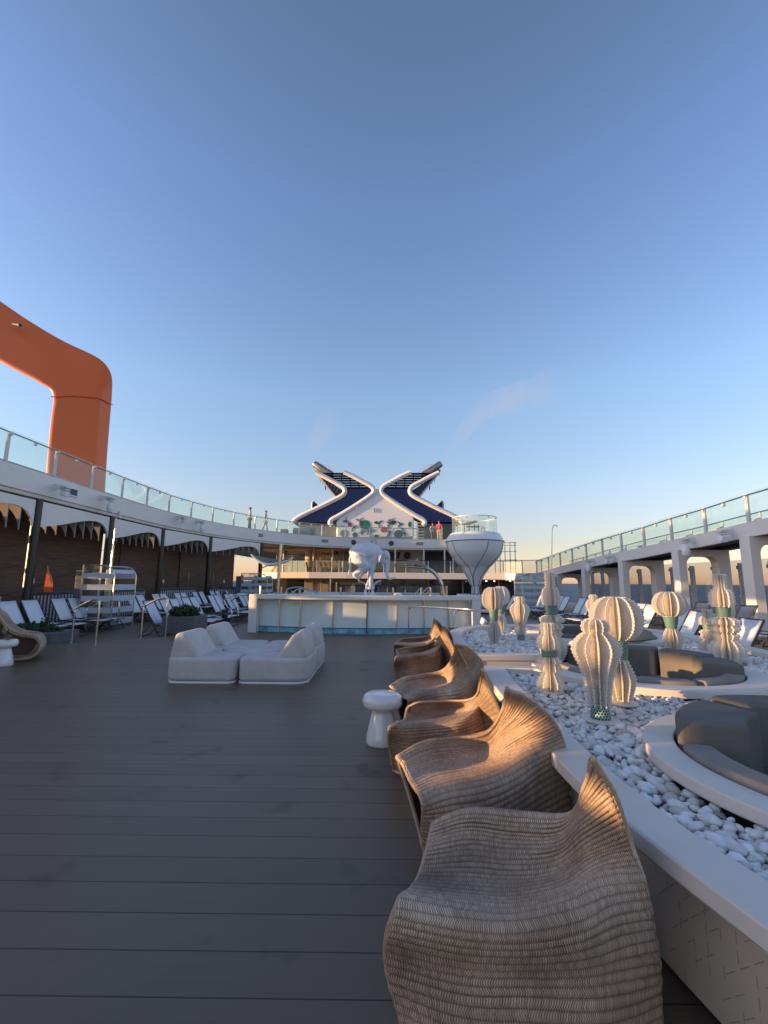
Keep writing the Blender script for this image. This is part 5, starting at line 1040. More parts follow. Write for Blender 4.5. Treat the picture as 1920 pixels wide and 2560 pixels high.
# ================================================================= STOOL TABLES
def stool(x, y, label):
    r = thing('stool_table', label, 'side table', (x, y, 0), 0, 'mushroom side tables')
    b = MB(); b.lathe([(.01, .003), (.148, .003), (.157, .02), (.150, .07), (.128, .17), (.105, .26), (.094, .30), (.098, .318)], 48, x, y); b.build('base', M['ceramic'], r, smooth=60)
    b = MB(); b.lathe([(.09, .316), (.15, .318), (.178, .33), (.191, .355), (.192, .39), (.182, .425), (.155, .446), (.12, .452), (.005, .453)], 48, x, y); b.build('top', M['ceramic'], r, smooth=60)
    return r
stool(0.0, 4.50, 'glossy white mushroom shaped side table beside the row of wicker chairs')
stool(-6.62, 8.12, 'white mushroom side table with glasses at the left picture edge')
def glass(x, y, z, r, h, label, drink=None, stem=0):
    t = thing('drinking_glass', label, 'glass', (x, y, z))
    b = MB(); pr = ([(r*.8, z+.001), (r*.8, z+.004), (.005, z+.008), (.004, z+stem), (r*.6, z+stem+.02)] if stem else [(r*.8, z+.001)])+[(r, z+h*.6), (r*.9, z+h)]
    b.lathe(pr, 20, x, y, cap=False); b.build('bowl', M['glassclear'], t)
    if drink: b = MB(); b.lathe([(r*.7, z+.006), (r*.86, z+h*.35)], 20, x, y); b.build('drink', M[drink], t)
glass(-6.68, 8.15, .454, .048, .20, 'tall stemmed wine glass on the left white side table', stem=.07)
glass(-6.50, 8.02, .454, .045, .085, 'short tumbler with a little red drink on the left white side table', drink='red')
# ================================================================= WICKER CHAIRS
c2 = crop(900, 1500, 2.765); c3 = crop(900, 1900, 1.6265)
GA = [ # columns from the open front edge to the back edge; rows: fold, upper seat, valley, near ridge, bulge, floor
 [((300, 260), .45), ((272, 380), .40), ((228, 510), .39), ((150, 600), .43), ((108, 790), .24), ((185, 1085), 0)],
 [((440, 203), .51), ((440, 340), .42), ((440, 520), .365), ((420, 652), .405), ((400, 870), .22), ((420, 1230), 0)],
 [((660, 218), .50), ((620, 360), .40), ((620, 530), .35), ((640, 668), .41), ((660, 880), .24), ((690, 1260), 0)],
 [((860, 222), .55), ((820, 350), .45), ((810, 500), .40), ((860, 620), .455), ((910, 880), .26), ((940, 1270), 0)],
 [((926, 105), .76), ((935, 240), .64), ((950, 400), .54), ((1000, 545), .49), ((1070, 850), .27), ((1090, 1230), 0)],
 [((948, -5), .92), ((1035, 140), .80), ((1095, 320), .66), ((1150, 510), .50), ((1200, 820), .26), ((1205, 1150), 0)]]
GB = [
 [((255, 1090), .46), ((300, 1150), .43), ((350, 1260), .39), ((428, 1388), .385), ((436, 1510), .20), ((452, 1655), 0)],
 [((450, 985), .50), ((470, 1065), .45), ((510, 1190), .39), ((610, 1338), .41), ((640, 1490), .22), ((660, 1640), 0)],
 [((690, 955), .49), ((720, 1040), .43), ((740, 1150), .39), ((850, 1290), .44), ((885, 1430), .22), ((910, 1610), 0)],
 [((890, 905), .56), ((890, 1000), .47), ((915, 1110), .43), ((1040, 1215), .48), ((1085, 1340), .27), ((1110, 1570), 0)],
 [((985, 765), .74), ((1050, 860), .66), ((1090, 980), .58), ((1200, 1100), .53), ((1250, 1260), .30), ((1270, 1530), 0)],
 [((1015, 608), .93), ((1185, 690), .86), ((1320, 815), .75), ((1400, 990), .58), ((1425, 1200), .33), ((1415, 1480), 0)]]
def key3(cr, lst, under=1.0):
    out = [[onz(*cr(*p), z) for p, z in col] for col in lst]
    for i, col in enumerate(out):      # the near side of a shell bulges out, it never tucks under the seat
        w = under*(0.35 if i == 0 else 0.85)
        for j, dy in ((4, -.045), (5, -.01)):
            t = col[3].y+dy
            if col[j].y > t: q = col[j].x/col[j].y; y = col[j].y+(t-col[j].y)*w; col[j] = Vector((q*y, y, col[j].z))
    return out
GA = [[(p, z-(0, .012, .035, 0, 0, 0)[j]) for j, (p, z) in enumerate(col)] for col in GA]
KA = key3(c3, GA, 0.0); KB = key3(c2, GB)
def wicker_chair(Kc, label, origin, seed=0, rear=(.22, .24)):
    r = thing('wicker_chair', label, 'chair', origin, 0, 'wave shaped wicker chairs')
    NU, NV = 12, 24           # samples per control span
    colz = [catmull(c, NV) for c in Kc]
    rows = []
    for j in range(len(colz[0])): rows.append(catmull([c[j] for c in colz], NU))
    P = np.array([[tuple(p) for p in row] for row in rows])          # [v][u][3]
    nv, nu, _ = P.shape
    # arc lengths for the weave
    du = np.linalg.norm(np.diff(P, axis=1), axis=2).mean(axis=0); U = np.concatenate([[0], np.cumsum(du)])
    ribs = 38.0; V = np.linspace(0, ribs, nv)
    # rib relief
    tu = np.gradient(P, axis=1); tv = np.gradient(P, axis=0); Nn = np.cross(tu, tv); Nn /= (np.linalg.norm(Nn, axis=2, keepdims=True)+1e-9)
    if Nn[:, :, 2].mean() < 0: Nn = -Nn
    rel = (np.abs(np.sin(np.pi*V))**0.7)[:, None, None]
    irr = np.array([[noise.noise(Vector((U[j]*3+seed, V[i]*.35, 0))) for j in range(nu)] for i in range(nv)])[:, :, None]
    amp = 0.009*(0.6+0.4*np.linspace(0, 1, nv))[:, None, None]
    Q = P+Nn*(rel*amp+irr*0.006); Q[:, :, 2] = np.maximum(Q[:, :, 2], 0.004)
    b = MB(); b.grid([[tuple(Q[i, j]) for j in range(nu)] for i in range(nv)]); b.uv = [(U[j], V[i]) for i in range(nv) for j in range(nu)]
    o = b.build('seat_shell', M['wicker'], r, smooth=70); m_ = o.modifiers.new('solid', 'SOLIDIFY'); m_.thickness = .014; m_.offset = -1
    # rear sheet: from the fold down to the floor on the far side
    fold = [Vector(p) for p in P[0]]; flo = []
    rs = []
    bl = Vector(P[-1][0]); n = len(fold)
    for i, f in enumerate(fold):
        s = i/(n-1); k = min(1, s*3.2); k = k*k*(3-2*k)
        w = max(0, s-.55)/.45; w = w*w*(3-2*w)
        fl = (bl+Vector((-.0, .01, 0)))*(1-k)+Vector((f.x+.06*s+rear[0]*w, f.y+.14+rear[1]*w, 0.004))*k
        md = f*.45+fl*.55+Vector((rear[0]*.25*w, .05+rear[1]*.25*w, .06))*(.3+.7*k)
        rs.append(catmull([f, f*.8+md*.2+Vector((0, .025, .0)), md, fl], 8))
    cols = list(zip(*rs)); L0 = len(cols)
    b = MB(); b.grid([list(c) for c in cols]); b.uv = [(U[j], i*1.0) for i in range(L0) for j in range(n)]
    o = b.build('rear_shell', M['wicker'], r, smooth=70); m_ = o.modifiers.new('solid', 'SOLIDIFY'); m_.thickness = .012; m_.offset = 1
    # cane binding along the free edges
    for nm, path in (('front_binding', [Vector(q) for q in Q[:, 0]]), ('back_binding', [Vector(q) for q in Q[:, -1]]), ('rear_binding', list(rs[0])), ('rear_binding', list(rs[-1])), ('top_binding', [Vector(q)+Vector((0, 0, .004)) for q in Q[0, :]])):
        b = MB(); b.tube(path[::2]+[path[-1]], .0125 if nm != 'top_binding' else .008, 6); b.build(nm, M['cane'], r)
    b = MB(); path = [Vector(q) for q in Q[-1, :]]; b.tube(path[::2], .012, 6); b.build('floor_binding', M['cane'], r)
    return r
cW = crop(960, 1600, 5.184)
wicker_chair(KA, 'largest wave shaped wicker chair filling the bottom of the picture, nearest the camera', (0.5, 1.7, 0), 1)
wicker_chair(KB, 'second nearest wicker chair with a broad sunlit backrest and open dark front edge', (0.6, 2.85, 0), 2, (.46, .50))
GC = [
 [((312, 868), .45), ((290, 930), .42), ((262, 1030), .39), ((90, 1125), .43), ((62, 1290), .24), ((125, 1590), 0)],
 [((470, 818), .49), ((460, 900), .42), ((450, 1020), .38), ((330, 1105), .41), ((320, 1250), .22), ((380, 1500), 0)],
 [((800, 795), .49), ((780, 880), .42), ((760, 980), .38), ((680, 1080), .42), ((660, 1220), .24), ((660, 1480), 0)],
 [((1080, 785), .52), ((1040, 850), .46), ((1020, 940), .43), ((950, 1040), .46), ((960, 1170), .27), ((960, 1440), 0)],
 [((1200, 715), .63), ((1180, 790), .56), ((1160, 870), .51), ((1160, 970), .49), ((1180, 1130), .28), ((1200, 1370), 0)],
 [((1248, 570), .77), ((1270, 660), .69), ((1290, 770), .60), ((1320, 880), .51), ((1345, 1080), .29), ((1350, 1340), 0)],
 [((1280, 388), .92), ((1335, 520), .81), ((1395, 680), .67), ((1445, 830), .53), ((1478, 1010), .30), ((1478, 1300), 0)]]
GD = [
 [((80, 602), .46), ((150, 668), .43), ((230, 740), .40), ((312, 785), .40), ((300, 880), .2), ((255, 1035), 0)],
 [((280, 490), .50), ((300, 560), .45), ((340, 650), .40), ((470, 715), .42), ((470, 800), .22), ((450, 940), 0)],
 [((520, 450), .49), ((540, 520), .44), ((570, 620), .39), ((680, 675), .44), ((700, 760), .24), ((700, 900), 0)],
 [((760, 390), .55), ((770, 470), .48), ((800, 570), .43), ((890, 640), .50), ((920, 740), .27), ((920, 890), 0)],
 [((885, 250), .74), ((930, 350), .66), ((970, 460), .59), ((1040, 560), .55), ((1080, 680), .3), ((1090, 840), 0)],
 [((935, 45), .93), ((1080, 90), .88), ((1190, 190), .78), ((1262, 310), .64), ((1272, 500), .38), ((1250, 730), 0)]]
GE = [
 [((250, 346), .45), ((262, 362), .42), ((262, 380), .40), ((246, 402), .43), ((240, 450), .25), ((262, 535), 0)],
 [((330, 330), .49), ((340, 345), .42), ((350, 372), .39), ((350, 387), .42), ((345, 440), .23), ((360, 530), 0)],
 [((420, 320), .49), ((430, 335), .42), ((440, 355), .39), ((450, 373), .43), ((450, 425), .25), ((460, 515), 0)],
 [((500, 295), .53), ((510, 305), .47), ((520, 325), .45), ((535, 342), .49), ((545, 395), .28), ((550, 485), 0)],
 [((545, 255), .68), ((560, 262), .6), ((575, 275), .56), ((588, 292), .55), ((600, 355), .3), ((610, 445), 0)],
 [((582, 182), .92), ((606, 205), .84), ((626, 240), .74), ((639, 285), .6), ((646, 340), .35), ((645, 405), 0)]]
GF = [
 [((300, 268), .45), ((280, 278), .42), ((262, 290), .40), ((242, 308), .43), ((238, 340), .25), ((250, 400), 0)],
 [((370, 264), .47), ((360, 272), .42), ((350, 285), .39), ((340, 303), .41), ((340, 340), .23), ((350, 390), 0)],
 [((440, 258), .49), ((435, 268), .43), ((430, 280), .40), ((425, 300), .43), ((425, 330), .25), ((430, 380), 0)],
 [((485, 240), .56), ((485, 250), .5), ((482, 265), .47), ((490, 285), .49), ((495, 320), .28), ((500, 370), 0)],
 [((503, 195), .74), ((512, 205), .68), ((522, 225), .62), ((532, 245), .57), ((540, 300), .3), ((545, 350), 0)],
 [((515, 130), .93), ((537, 148), .87), ((560, 172), .78), ((574, 200), .65), ((582, 260), .35), ((585, 330), 0)]]
wicker_chair(key3(cW, GC), 'third wicker chair, just behind the white side table with its pointed backrest edge on', (0.5, 3.9, 0), 3)
wicker_chair(key3(cW, GD), 'fourth wicker chair with a wide sunlit backrest behind the white side table', (0.5, 4.9, 0), 4, (.26, .34))
wicker_chair(key3(c2, GE), 'fifth wicker chair from the camera with a sunlit spot low on its near side', (0.5, 6.6, 0), 5)
wicker_chair(key3(c2, GF), 'farthest wicker chair of the row, mostly hidden with a glowing pointed back', (0.5, 7.6, 0), 6)
# round scoop wicker chair at the left picture edge
sc = thing('scoop_chair', 'curled wicker lounge chair with a rolled front behind the left side table', 'chair', (-7.2, 8.6, 0))
prof2 = [(-330, 420), (-200, 395), (-110, 400), (-30, 430), (25, 500), (80, 575), (150, 630), (250, 664), (360, 676), (430, 700), (468, 760), (462, 840), (410, 905), (330, 945), (200, 965), (60, 975)]
Pp = catmull([ony(*ca(*p), 8.55) for p in prof2], 5)
Pp = [Vector((p.x, p.y, max(p.z, .02))) for p in Pp]
rowsS = []
for k in range(13):
    f = k/12; s = f*2-1; rowsS.append([Vector((p.x+.06*(1-abs(s))-.50*f, 8.55+f*.80, max(.015, p.z-.03*s*s))) for p in Pp])
b = MB(); b.grid(rowsS); L = np.concatenate([[0], np.cumsum([(Pp[i+1]-Pp[i]).length for i in range(len(Pp)-1)])]); b.uv = [(f_*0.85/12, L[j]*28) for f_ in range(13) for j in range(len(Pp))]
b.uv = [(f_*0.85/12*1.0, L[j]*28) for f_ in range(13) for j in range(len(Pp))]
o = b.build('shell', M['wicker'], sc, smooth=70); m_ = o.modifiers.new('solid', 'SOLIDIFY'); m_.thickness = .03
b = MB(); b.prism([Vector((p.x-.42, 8.95, max(.02, p.z-.02))) for p in Pp[18:]], (0, .02, 0)); b.build('inner_shade', M['wicker_shade'], sc, smooth=0)  # dark sheet across the open side, standing in for the shade inside
b = MB(); b.tube([p+Vector((0, -.005, 0)) for p in Pp], .016, 6); b.build('edge_binding', M['cane'], sc)
# ================================================================= PEBBLE GARDEN
BED = 0.44; RT = 0.56
outl_o = [(1.45, -0.4), (1.25, 0.4), (1.12, 1.1), (1.07, 1.42), (1.01, 1.74), (.965, 2.1), (.95, 2.6), (.97, 3.2), (1.00, 3.9), (1.05, 4.6), (1.12, 5.33)]
outl_i = [(1.75, -0.3), (1.52, 0.5), (1.33, 1.2), (1.26, 1.55), (1.20, 1.85), (1.17, 2.2), (1.17, 2.65), (1.20, 3.2), (1.23, 3.9), (1.29, 4.6), (1.36, 5.18)]
far_o = [(1.08, 6.09), (1.07, 6.9), (1.12, 7.8), (1.24, 8.7), (1.50, 9.5), (1.95, 10.1), (2.6, 10.45), (3.4, 10.6), (4.3, 10.55), (5.1, 10.25), (5.6, 9.8), (5.85, 9.2), (5.83, 8.4), (5.70, 7.4), (5.55, 6.4), (5.42, 5), (5.35, 2), (5.35, -.4)]
far_i = [(1.27, 6.25), (1.30, 6.9), (1.36, 7.8), (1.46, 8.6), (1.70, 9.3), (2.08, 9.85), (2.7, 10.2), (3.4, 10.34), (4.3, 10.3), (4.95, 10.05), (5.38, 9.65), (5.58, 9.1), (5.56, 8.4), (5.44, 7.4), (5.28, 6.4), (5.17, 5), (5.10, 2), (5.10, -.4)]
def sm(l): return [(p.x, p.y) for p in catmull([(x, y, 0) for x, y in l], 6)]
RINGS = [(2.95, 5.35, 1.20, .96), (2.52, 2.45, 1.04, .87), (3.95, 8.60, 1.24, 1.0)]
gd = thing('garden_planter', 'long curved raised planter with white rim and dashed cladding holding white pebbles', 'planter', (3, 5, 0))
on, in_, fo, fi = sm(outl_o), sm(outl_i), sm(far_o), sm(far_i)
b = MB(); b.ring_prism(on, in_, RT-.075, RT); b.build('rim', M['cream'], gd, bevel=.01)
b = MB(); b.ring_prism(fo, fi, RT-.075, RT); b.build('rim', M['cream'], gd, bevel=.01)
def shift(l, d):
    out = []
    for i, p in enumerate(l):
        a = l[max(i-1, 0)]; c = l[min(i+1, len(l)-1)]; tx, ty = c[0]-a[0], c[1]-a[1]; q = math.hypot(tx, ty); out.append((p[0]+ty/q*d, p[1]-tx/q*d))
    return out
b = MB(); b.ring_prism(shift(on, .13), shift(on, .16), 0.05, RT-.077); b.build('cladding', M['tile'], gd)
b = MB(); b.ring_prism(shift(fo, .13), shift(fo, .16), 0.05, RT-.077); b.build('cladding', M['tile'], gd)
b = MB(); b.ring_prism(shift(on, .20), shift(on, .22), 0.0, .052); b.build('toe_kick', M['black'], gd)
# entrance path walls to the middle ring
b = MB(); b.prism([(1.12, 5.332, RT-.075), (1.80, 5.332, RT-.075), (1.95, 5.16, RT-.075), (1.82, 5.06, RT-.075), (1.68, 5.19, RT-.075), (1.36, 5.19, RT-.075)], (0, 0, .074)); b.build('path_rim', M['cream'], gd, bevel=.008)
b = MB(); b.prism([(1.08, 6.088, RT-.075), (1.27, 6.27, RT-.075), (2.10, 6.27, RT-.075), (2.06, 6.09, RT-.075)], (0, 0, .074)); b.build('path_rim', M['cream'], gd, bevel=.008)
b = MB(); b.box(1.20, 1.80, 5.29, 5.31, 0.0, RT-.077); b.box(1.16, 2.06, 6.11, 6.13, 0.0, RT-.077); b.build('path_wall', M['cream'], gd, smooth=0)
import bisect
poly_in = in_+[(1.36, 5.32)]
def inside(x, y, pad=0.0):
    if y < 5.25: lx = np.interp(y, [p[1] for p in in_], [p[0] for p in in_])
    elif y < 6.2:
        if x < 2.1: return False
        lx = 1.3
    else: lx = 1.0
    if x < lx+pad: return False
    if y >= 6.2:
        # left/far boundary
        F = fi; ins = False; Pl = F+[(1.27, 0)]; j = len(Pl)-1
        for i in range(len(Pl)):
            if (Pl[i][1] > y) != (Pl[j][1] > y) and x < (Pl[j][0]-Pl[i][0])*(y-Pl[i][1])/(Pl[j][1]-Pl[i][1])+Pl[i][0]: ins = not ins
            j = i
        if not ins: return False
    elif x > 5.2: return False
    for (cx_, cy_, ro, ri_) in RINGS:
        if (x-cx_)**2+(y-cy_)**2 < (ro-.14+pad)**2: return False
    return True
b = MB(); CS = .06; y = -1.3
vs = []; fs = []
while y < 10.5:
    x = 1.1
    while x < 5.6:
        if inside(x+CS/2, y+CS/2, -.05): o_ = len(vs); vs += [(x, y, BED), (x+CS, y, BED), (x+CS, y+CS, BED), (x, y+CS, BED)]; fs.append((o_, o_+1, o_+2, o_+3))
        x += CS
    y += CS
b.v, b.f = vs, fs; b.build('gravel_bed', M['darkgrey'], gd, smooth=0)
# pebbles: nobody could count them
rng = np.random.default_rng(5)
def ico(sub):
    bm = bmesh.new(); bmesh.ops.create_icosphere(bm, subdivisions=sub, radius=1); bm.verts.ensure_lookup_table()
    v = np.array([tuple(q.co) for q in bm.verts]); f = np.array([[q.index for q in fc.verts] for fc in bm.faces]); bm.free(); return v, f
I1, I2 = ico(1), ico(2); AV, AF, AT = [], [], []; base = 0
sp = .036
for layer, (step, zb) in enumerate(((sp, BED+.008), (sp*1.35, BED+.030))):
    y = -1.2
    while y < 10.4:
        s_ = step*(1.0 if y < 4.5 else 1.2)
        x = 1.1
        while x < 5.6:
            px, py_ = x+rng.uniform(-.5, .5)*s_, y+rng.uniform(-.5, .5)*s_
            x += s_
            if px > .92*py_+.35 or not inside(px, py_, .155 if False else .02): continue
            if any((px-a)**2+(py_-c)**2 < (ro-.045)**2 for a, c, ro, _ in RINGS): continue
            if layer == 1 and rng.random() < .25: continue
            v, f = I2 if py_ < 3.4 and px < .92*py_+.35 else I1
            r0 = s_*(.36+.46*rng.random()**1.4); sc_ = r0*np.array([rng.uniform(.85, 1.35), rng.uniform(.75, 1.05), rng.uniform(.5, .8)])
            w = v*(1+.20*np.sin(v[:, [1]]*2.3+rng.uniform(0, 6))*np.cos(v[:, [0]]*2.1+rng.uniform(0, 6))+.06*np.sin(v[:, [2]]*5+rng.uniform(0, 6))); w = w*sc_
            a = rng.uniform(0, 2*np.pi); ca_, sa_ = np.cos(a), np.sin(a); tl = rng.normal(0, .35); ct, st_ = np.cos(tl), np.sin(tl)
            Rm = np.array([[ca_, -sa_, 0], [sa_, ca_, 0], [0, 0, 1]]) @ np.array([[1, 0, 0], [0, ct, -st_], [0, st_, ct]])
            w = w @ Rm.T+np.array([px, py_, zb+r0*.3+rng.uniform(0, .008)])
            AV.append(w); AF.append(f+base); AT.append(np.full(len(v), rng.random())); base += len(v)
        y += s_
AVc = np.concatenate(AV); AFc = np.concatenate(AF); ATc = np.concatenate(AT)
me = bpy.data.meshes.new('pebbles'); me.vertices.add(len(AVc)); me.vertices.foreach_set('co', AVc.astype(np.float32).ravel()); me.loops.add(AFc.size); me.loops.foreach_set('vertex_index', AFc.astype(np.int32).ravel())
me.polygons.add(len(AFc)); me.polygons.foreach_set('loop_start', np.arange(0, AFc.size, 3, dtype=np.int32)); me.update(); me.polygons.foreach_set('use_smooth', np.ones(len(AFc), dtype=bool)); me.validate()
at = me.attributes.new('tone', 'FLOAT', 'POINT'); at.data.foreach_set('value', ATc.astype(np.float32)); me.materials.append(M['pebble'])
o = bpy.data.objects.new('pebbles', me); C.objects.link(o); tag(o, 'bed of rounded white pebbles filling the raised garden', 'pebbles'); o['kind'] = 'stuff'
print('pebbles', len(AV), len(AVc))
# ---- sunken round seats
def sector(r0, r1, a0, a1, z0, z1, cx, cy, n=14):
    A_ = [(cx+r1*math.cos(R_(a0+(a1-a0)*i/n)), cy+r1*math.sin(R_(a0+(a1-a0)*i/n))) for i in range(n+1)]; B_ = [(cx+r0*math.cos(R_(a0+(a1-a0)*i/n)), cy+r0*math.sin(R_(a0+(a1-a0)*i/n))) for i in range(n+1)]
    b = MB(); b.ring_prism(A_, B_, z0, z1); return b
def ringseat(cx, cy, ro, ri, gap, backs, lab_w, lab_s, rt, top, tall):
    w = thing('seat_ring', lab_w, 'ring wall', (cx, cy, 0), 0, 'round sunken seat rings')
    a0, a1 = gap[1], gap[0]+360
    n = 72; A_ = [(cx+ro*math.cos(R_(a0+(a1-a0)*i/n)), cy+ro*math.sin(R_(a0+(a1-a0)*i/n))) for i in range(n+1)]; B_ = [(cx+ri*math.cos(R_(a0+(a1-a0)*i/n)), cy+ri*math.sin(R_(a0+(a1-a0)*i/n))) for i in range(n+1)]
    b = MB(); b.ring_prism(A_, B_, rt-.07, rt); b.build('rim', M['cream'], w, bevel=.012, seg=3)
    A2 = [(cx+(ro-.06)*math.cos(R_(a0+(a1-a0)*i/n)), cy+(ro-.06)*math.sin(R_(a0+(a1-a0)*i/n))) for i in range(n+1)]
    b = MB(); b.ring_prism(A2, [(cx+(p[0]-cx)*.93, cy+(p[1]-cy)*.93) for p in A2], 0.0, rt-.072); b.build('wall', M['black'], w)
    s = thing('sunken_sofa', lab_s, 'sofa', (cx, cy, 0), 0, 'sunken round sofas')
    for (b0, b1, h, thick) in backs:
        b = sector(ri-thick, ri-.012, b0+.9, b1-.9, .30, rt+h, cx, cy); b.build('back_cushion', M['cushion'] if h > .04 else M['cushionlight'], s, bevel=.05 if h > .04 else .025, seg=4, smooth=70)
    st_ = a0+2
    k = 0; seg_n = 5; da = (a1-a0-4)/seg_n
    for k in range(seg_n):
        b = sector(ri-.58, ri-.05, st_+da*k+.6, st_+da*(k+1)-.6, .22, .36, cx, cy); b.build('seat_cushion', M['cushion'], s, bevel=.035, seg=3, smooth=70)
    b = sector(ri-.55, ri-.03, a0+1, a1-1, 0.0, .218, cx, cy, 40); b.build('seat_base', M['black'], s)
    return w
ringseat(2.95, 5.35, 1.20, .96, (128, 172), [(-38, 2, .11, .36), (4, 44, .13, .27), (46, 88, .13, .24), (90, 126, .12, .24), (174, 222, .03, .16), (224, 272, .03, .18), (274, 320, .035, .18)],
         'middle round white ring wall sunk in the pebbles behind the big ball lantern', 'sunken taupe sofa inside the middle round ring, its back cushions catching sunlight', RT, .7, 1)
ringseat(2.52, 2.45, 1.04, .87, (330, 352), [(110, 158, .14, .36), (64, 108, .16, .27), (18, 62, .16, .27), (160, 205, .03, .17), (207, 255, .03, .17), (257, 300, .03, .17)],
         'nearest round white ring wall cut by the right picture edge', 'sunken taupe sofa inside the nearest ring at the right picture edge', RT+.02, .75, 1)
ringseat(3.95, 8.60, 1.24, 1.0, (150, 175), [(-60, -15, .03, .2), (-13, 30, .08, .24), (32, 75, .08, .24), (77, 120, .08, .24), (177, 225, .06, .2), (227, 270, .03, .2), (272, 298, .03, .2)],
         'farthest round white ring wall near the far end of the garden', 'sunken taupe sofa inside the farthest ring', RT, .7, 1)
b = MB(); q = onz(*crop(1180, 1400, 2.242)(955, 455), .6)
b.grid([[Vector((q.x-.22+.46*i/6, q.y-.02+.26*j/6, .60+.16*math.sin(math.pi*i/6)**.5*math.sin(math.pi*j/6)**.5+.05*i/6)) for i in range(7)] for j in range(7)]); b.grid([[Vector((q.x-.22+.46*i/6, q.y-.02+.26*j/6, .60-.05*math.sin(math.pi*i/6)**.5*math.sin(math.pi*j/6)**.5+.05*i/6)) for i in range(7)] for j in range(7)])
o = b.build('pillow', M['cushionlight'], None, smooth=60); tag(o, 'loose taupe pillow lying on the farthest ring seat beside the ball lantern', 'pillow')
# ---- lantern sculptures
def lantern(x, y, label, prof_top, prof_low, collar, scallop, nf=12, rings=True, base_r=.12, rs=.0):
    z0 = BED+.055; r = thing('lantern', label, 'lantern', (x, y, z0), 0, 'milky acrylic lanterns in the pebbles')
    b = MB(); b.lathe([(base_r, z0), (base_r+.003, z0+.006), (base_r, z0+.014)], 36, x, y); b.build('base_plate', M['cream'], r)
    b = MB(); H_ = max(p[1] for p in prof_top); b.tube([(x, y, z0+.014), (x, y, z0+H_-.02)], .016, 8); b.build('core', M['cream'], r)
    finm = []
    for pr in (prof_top, prof_low):
        if not pr: continue
        pts = catmull([(a, c, 0) for a, c in pr], 8); L = np.concatenate([[0], np.cumsum([(pts[i+1]-pts[i]).length for i in range(len(pts)-1)])]); n = max(3, int(L[-1]/scallop[0]))
        fine = [np.interp(np.linspace(0, L[-1], n*6+1), L, [p[k] for p in pts]) for k in (0, 1)]
        edge_ = []
        for i in range(len(fine[0])):
            ph = (i % 6)/6; j0 = max(i-1, 0); j1 = min(i+1, len(fine[0])-1); tx, tz_ = fine[0][j1]-fine[0][j0], fine[1][j1]-fine[1][j0]; q = math.hypot(tx, tz_)+1e-9
            d = scallop[1]*abs(math.sin(math.pi*ph)); edge_.append((max(.02, fine[0][i]-tz_/q*-1*d*1.0), fine[1][i]-tx/q*d*1.0))
        poly = [(.018, pr[0][1])]+edge_+[(.018, pr[-1][1])]
        b = MB()
        m = len(poly); vs = [(px, -.003, z0+pz_) for px, pz_ in poly]+[(px, .003, z0+pz_) for px, pz_ in poly]; vi = [(.018, -.003, z0+pz_) for px, pz_ in poly]+[(.018, .003, z0+pz_) for px, pz_ in poly]
        # quads from core line to edge keep the face clean
        fs = []
        for i in range(m-1): fs += [(i, i+1, 2*m+i+1, 2*m+i), (m+i+1, m+i, 3*m+i, 3*m+i+1), (i+1, i, m+i, m+i+1)]
        b.add(vs+vi, fs)
        if rings:
            for i in range(3, len(fine[0])-3, 6):
                for off in ((.35, 1.0, .55), (1.65, .8, .45))[:2 if rs else 1]:
                    j0, j1 = i-1, i+1; tx, tz_ = fine[0][j1]-fine[0][j0], fine[1][j1]-fine[1][j0]; q = math.hypot(tx, tz_)+1e-9; nx_, nz_ = tz_/q, -tx/q
                    if tz_ < 0 and False: nx_, nz_ = -nx_, -nz_
                    cxr = fine[0][i]-nx_*(scallop[0]*off[0]); czr = fine[1][i]-nz_*(scallop[0]*off[0]); rr = scallop[0]*.42*off[1]
                    if cxr < .03: continue
                    b.tube([(cxr+rr*math.cos(t_*math.pi/4), 0, z0+czr+rr*math.sin(t_*math.pi/4)) for t_ in range(8)], .0042, 4, closed=True)
        finm.append(b)
    for k in range(nf):
        for b in finm:
            if k == 0: b.obj = b.build('fin', M['acrylic'], r, world=False, smooth=40); b.obj.data.transform(Matrix.Translation((0, 0, -z0))); b.obj.rotation_euler = (0, 0, R_(11)); b.obj.location = (0, 0, 0)
            else:
                c = b.obj.copy(); C.objects.link(c); c.parent = r; c.rotation_euler = (0, 0, R_(11)+2*math.pi*k/nf)
    r0, r1, c0, c1_ = collar; n = 40; cell = 1.0
    ncir = round(2*math.pi*(r0+r1)/2/.0215); nh = (c1_-c0)/.0215
    b = MB(); rows_ = 6; vs = []; uv = []
    for j in range(rows_+1):
        f = j/rows_; rr = r0+(r1-r0)*f
        for k in range(n+1): a = 2*math.pi*k/n; vs.append((x+rr*math.cos(a), y+rr*math.sin(a), z0+c0+(c1_-c0)*f)); uv.append((ncir*k/n, nh*f))
    b.add(vs, [(j*(n+1)+k, j*(n+1)+k+1, (j+1)*(n+1)+k+1, (j+1)*(n+1)+k) for j in range(rows_) for k in range(n)]); b.uv = uv
    b.build('collar', M['hex'], r)
    for zz in (c0, c1_):
        rr = r0 if zz == c0 else r1; b = MB(); b.lathe([(.016, z0+zz-.003), (rr+.002, z0+zz-.003), (rr+.002, z0+zz+.003), (.016, z0+zz+.003)], 32, x, y, cap=False); b.build('spacer_disc', M['acrylic'], r)
    return r
urn = lambda h, w: [(p[0]*w, p[1]*h) for p in [(.070, .135), (.082, .30), (.100, .42), (.128, .54), (.155, .63), (.168, .69), (.158, .76), (.118, .825), (.082, .86), (.092, .91), (.088, .96), (.055, 1.0)]]
def ball(h, w): return [(p[0]*w, p[1]*h) for p in [(.085, .60), (.150, .64), (.195, .70), (.212, .78), (.200, .87), (.160, .95), (.115, .985), (.075, 1.0)]], [(p[0]*w, p[1]*h) for p in [(.075, .03), (.082, .07), (.105, .15), (.118, .22), (.105, .29), (.078, .36), (.066, .40)]]
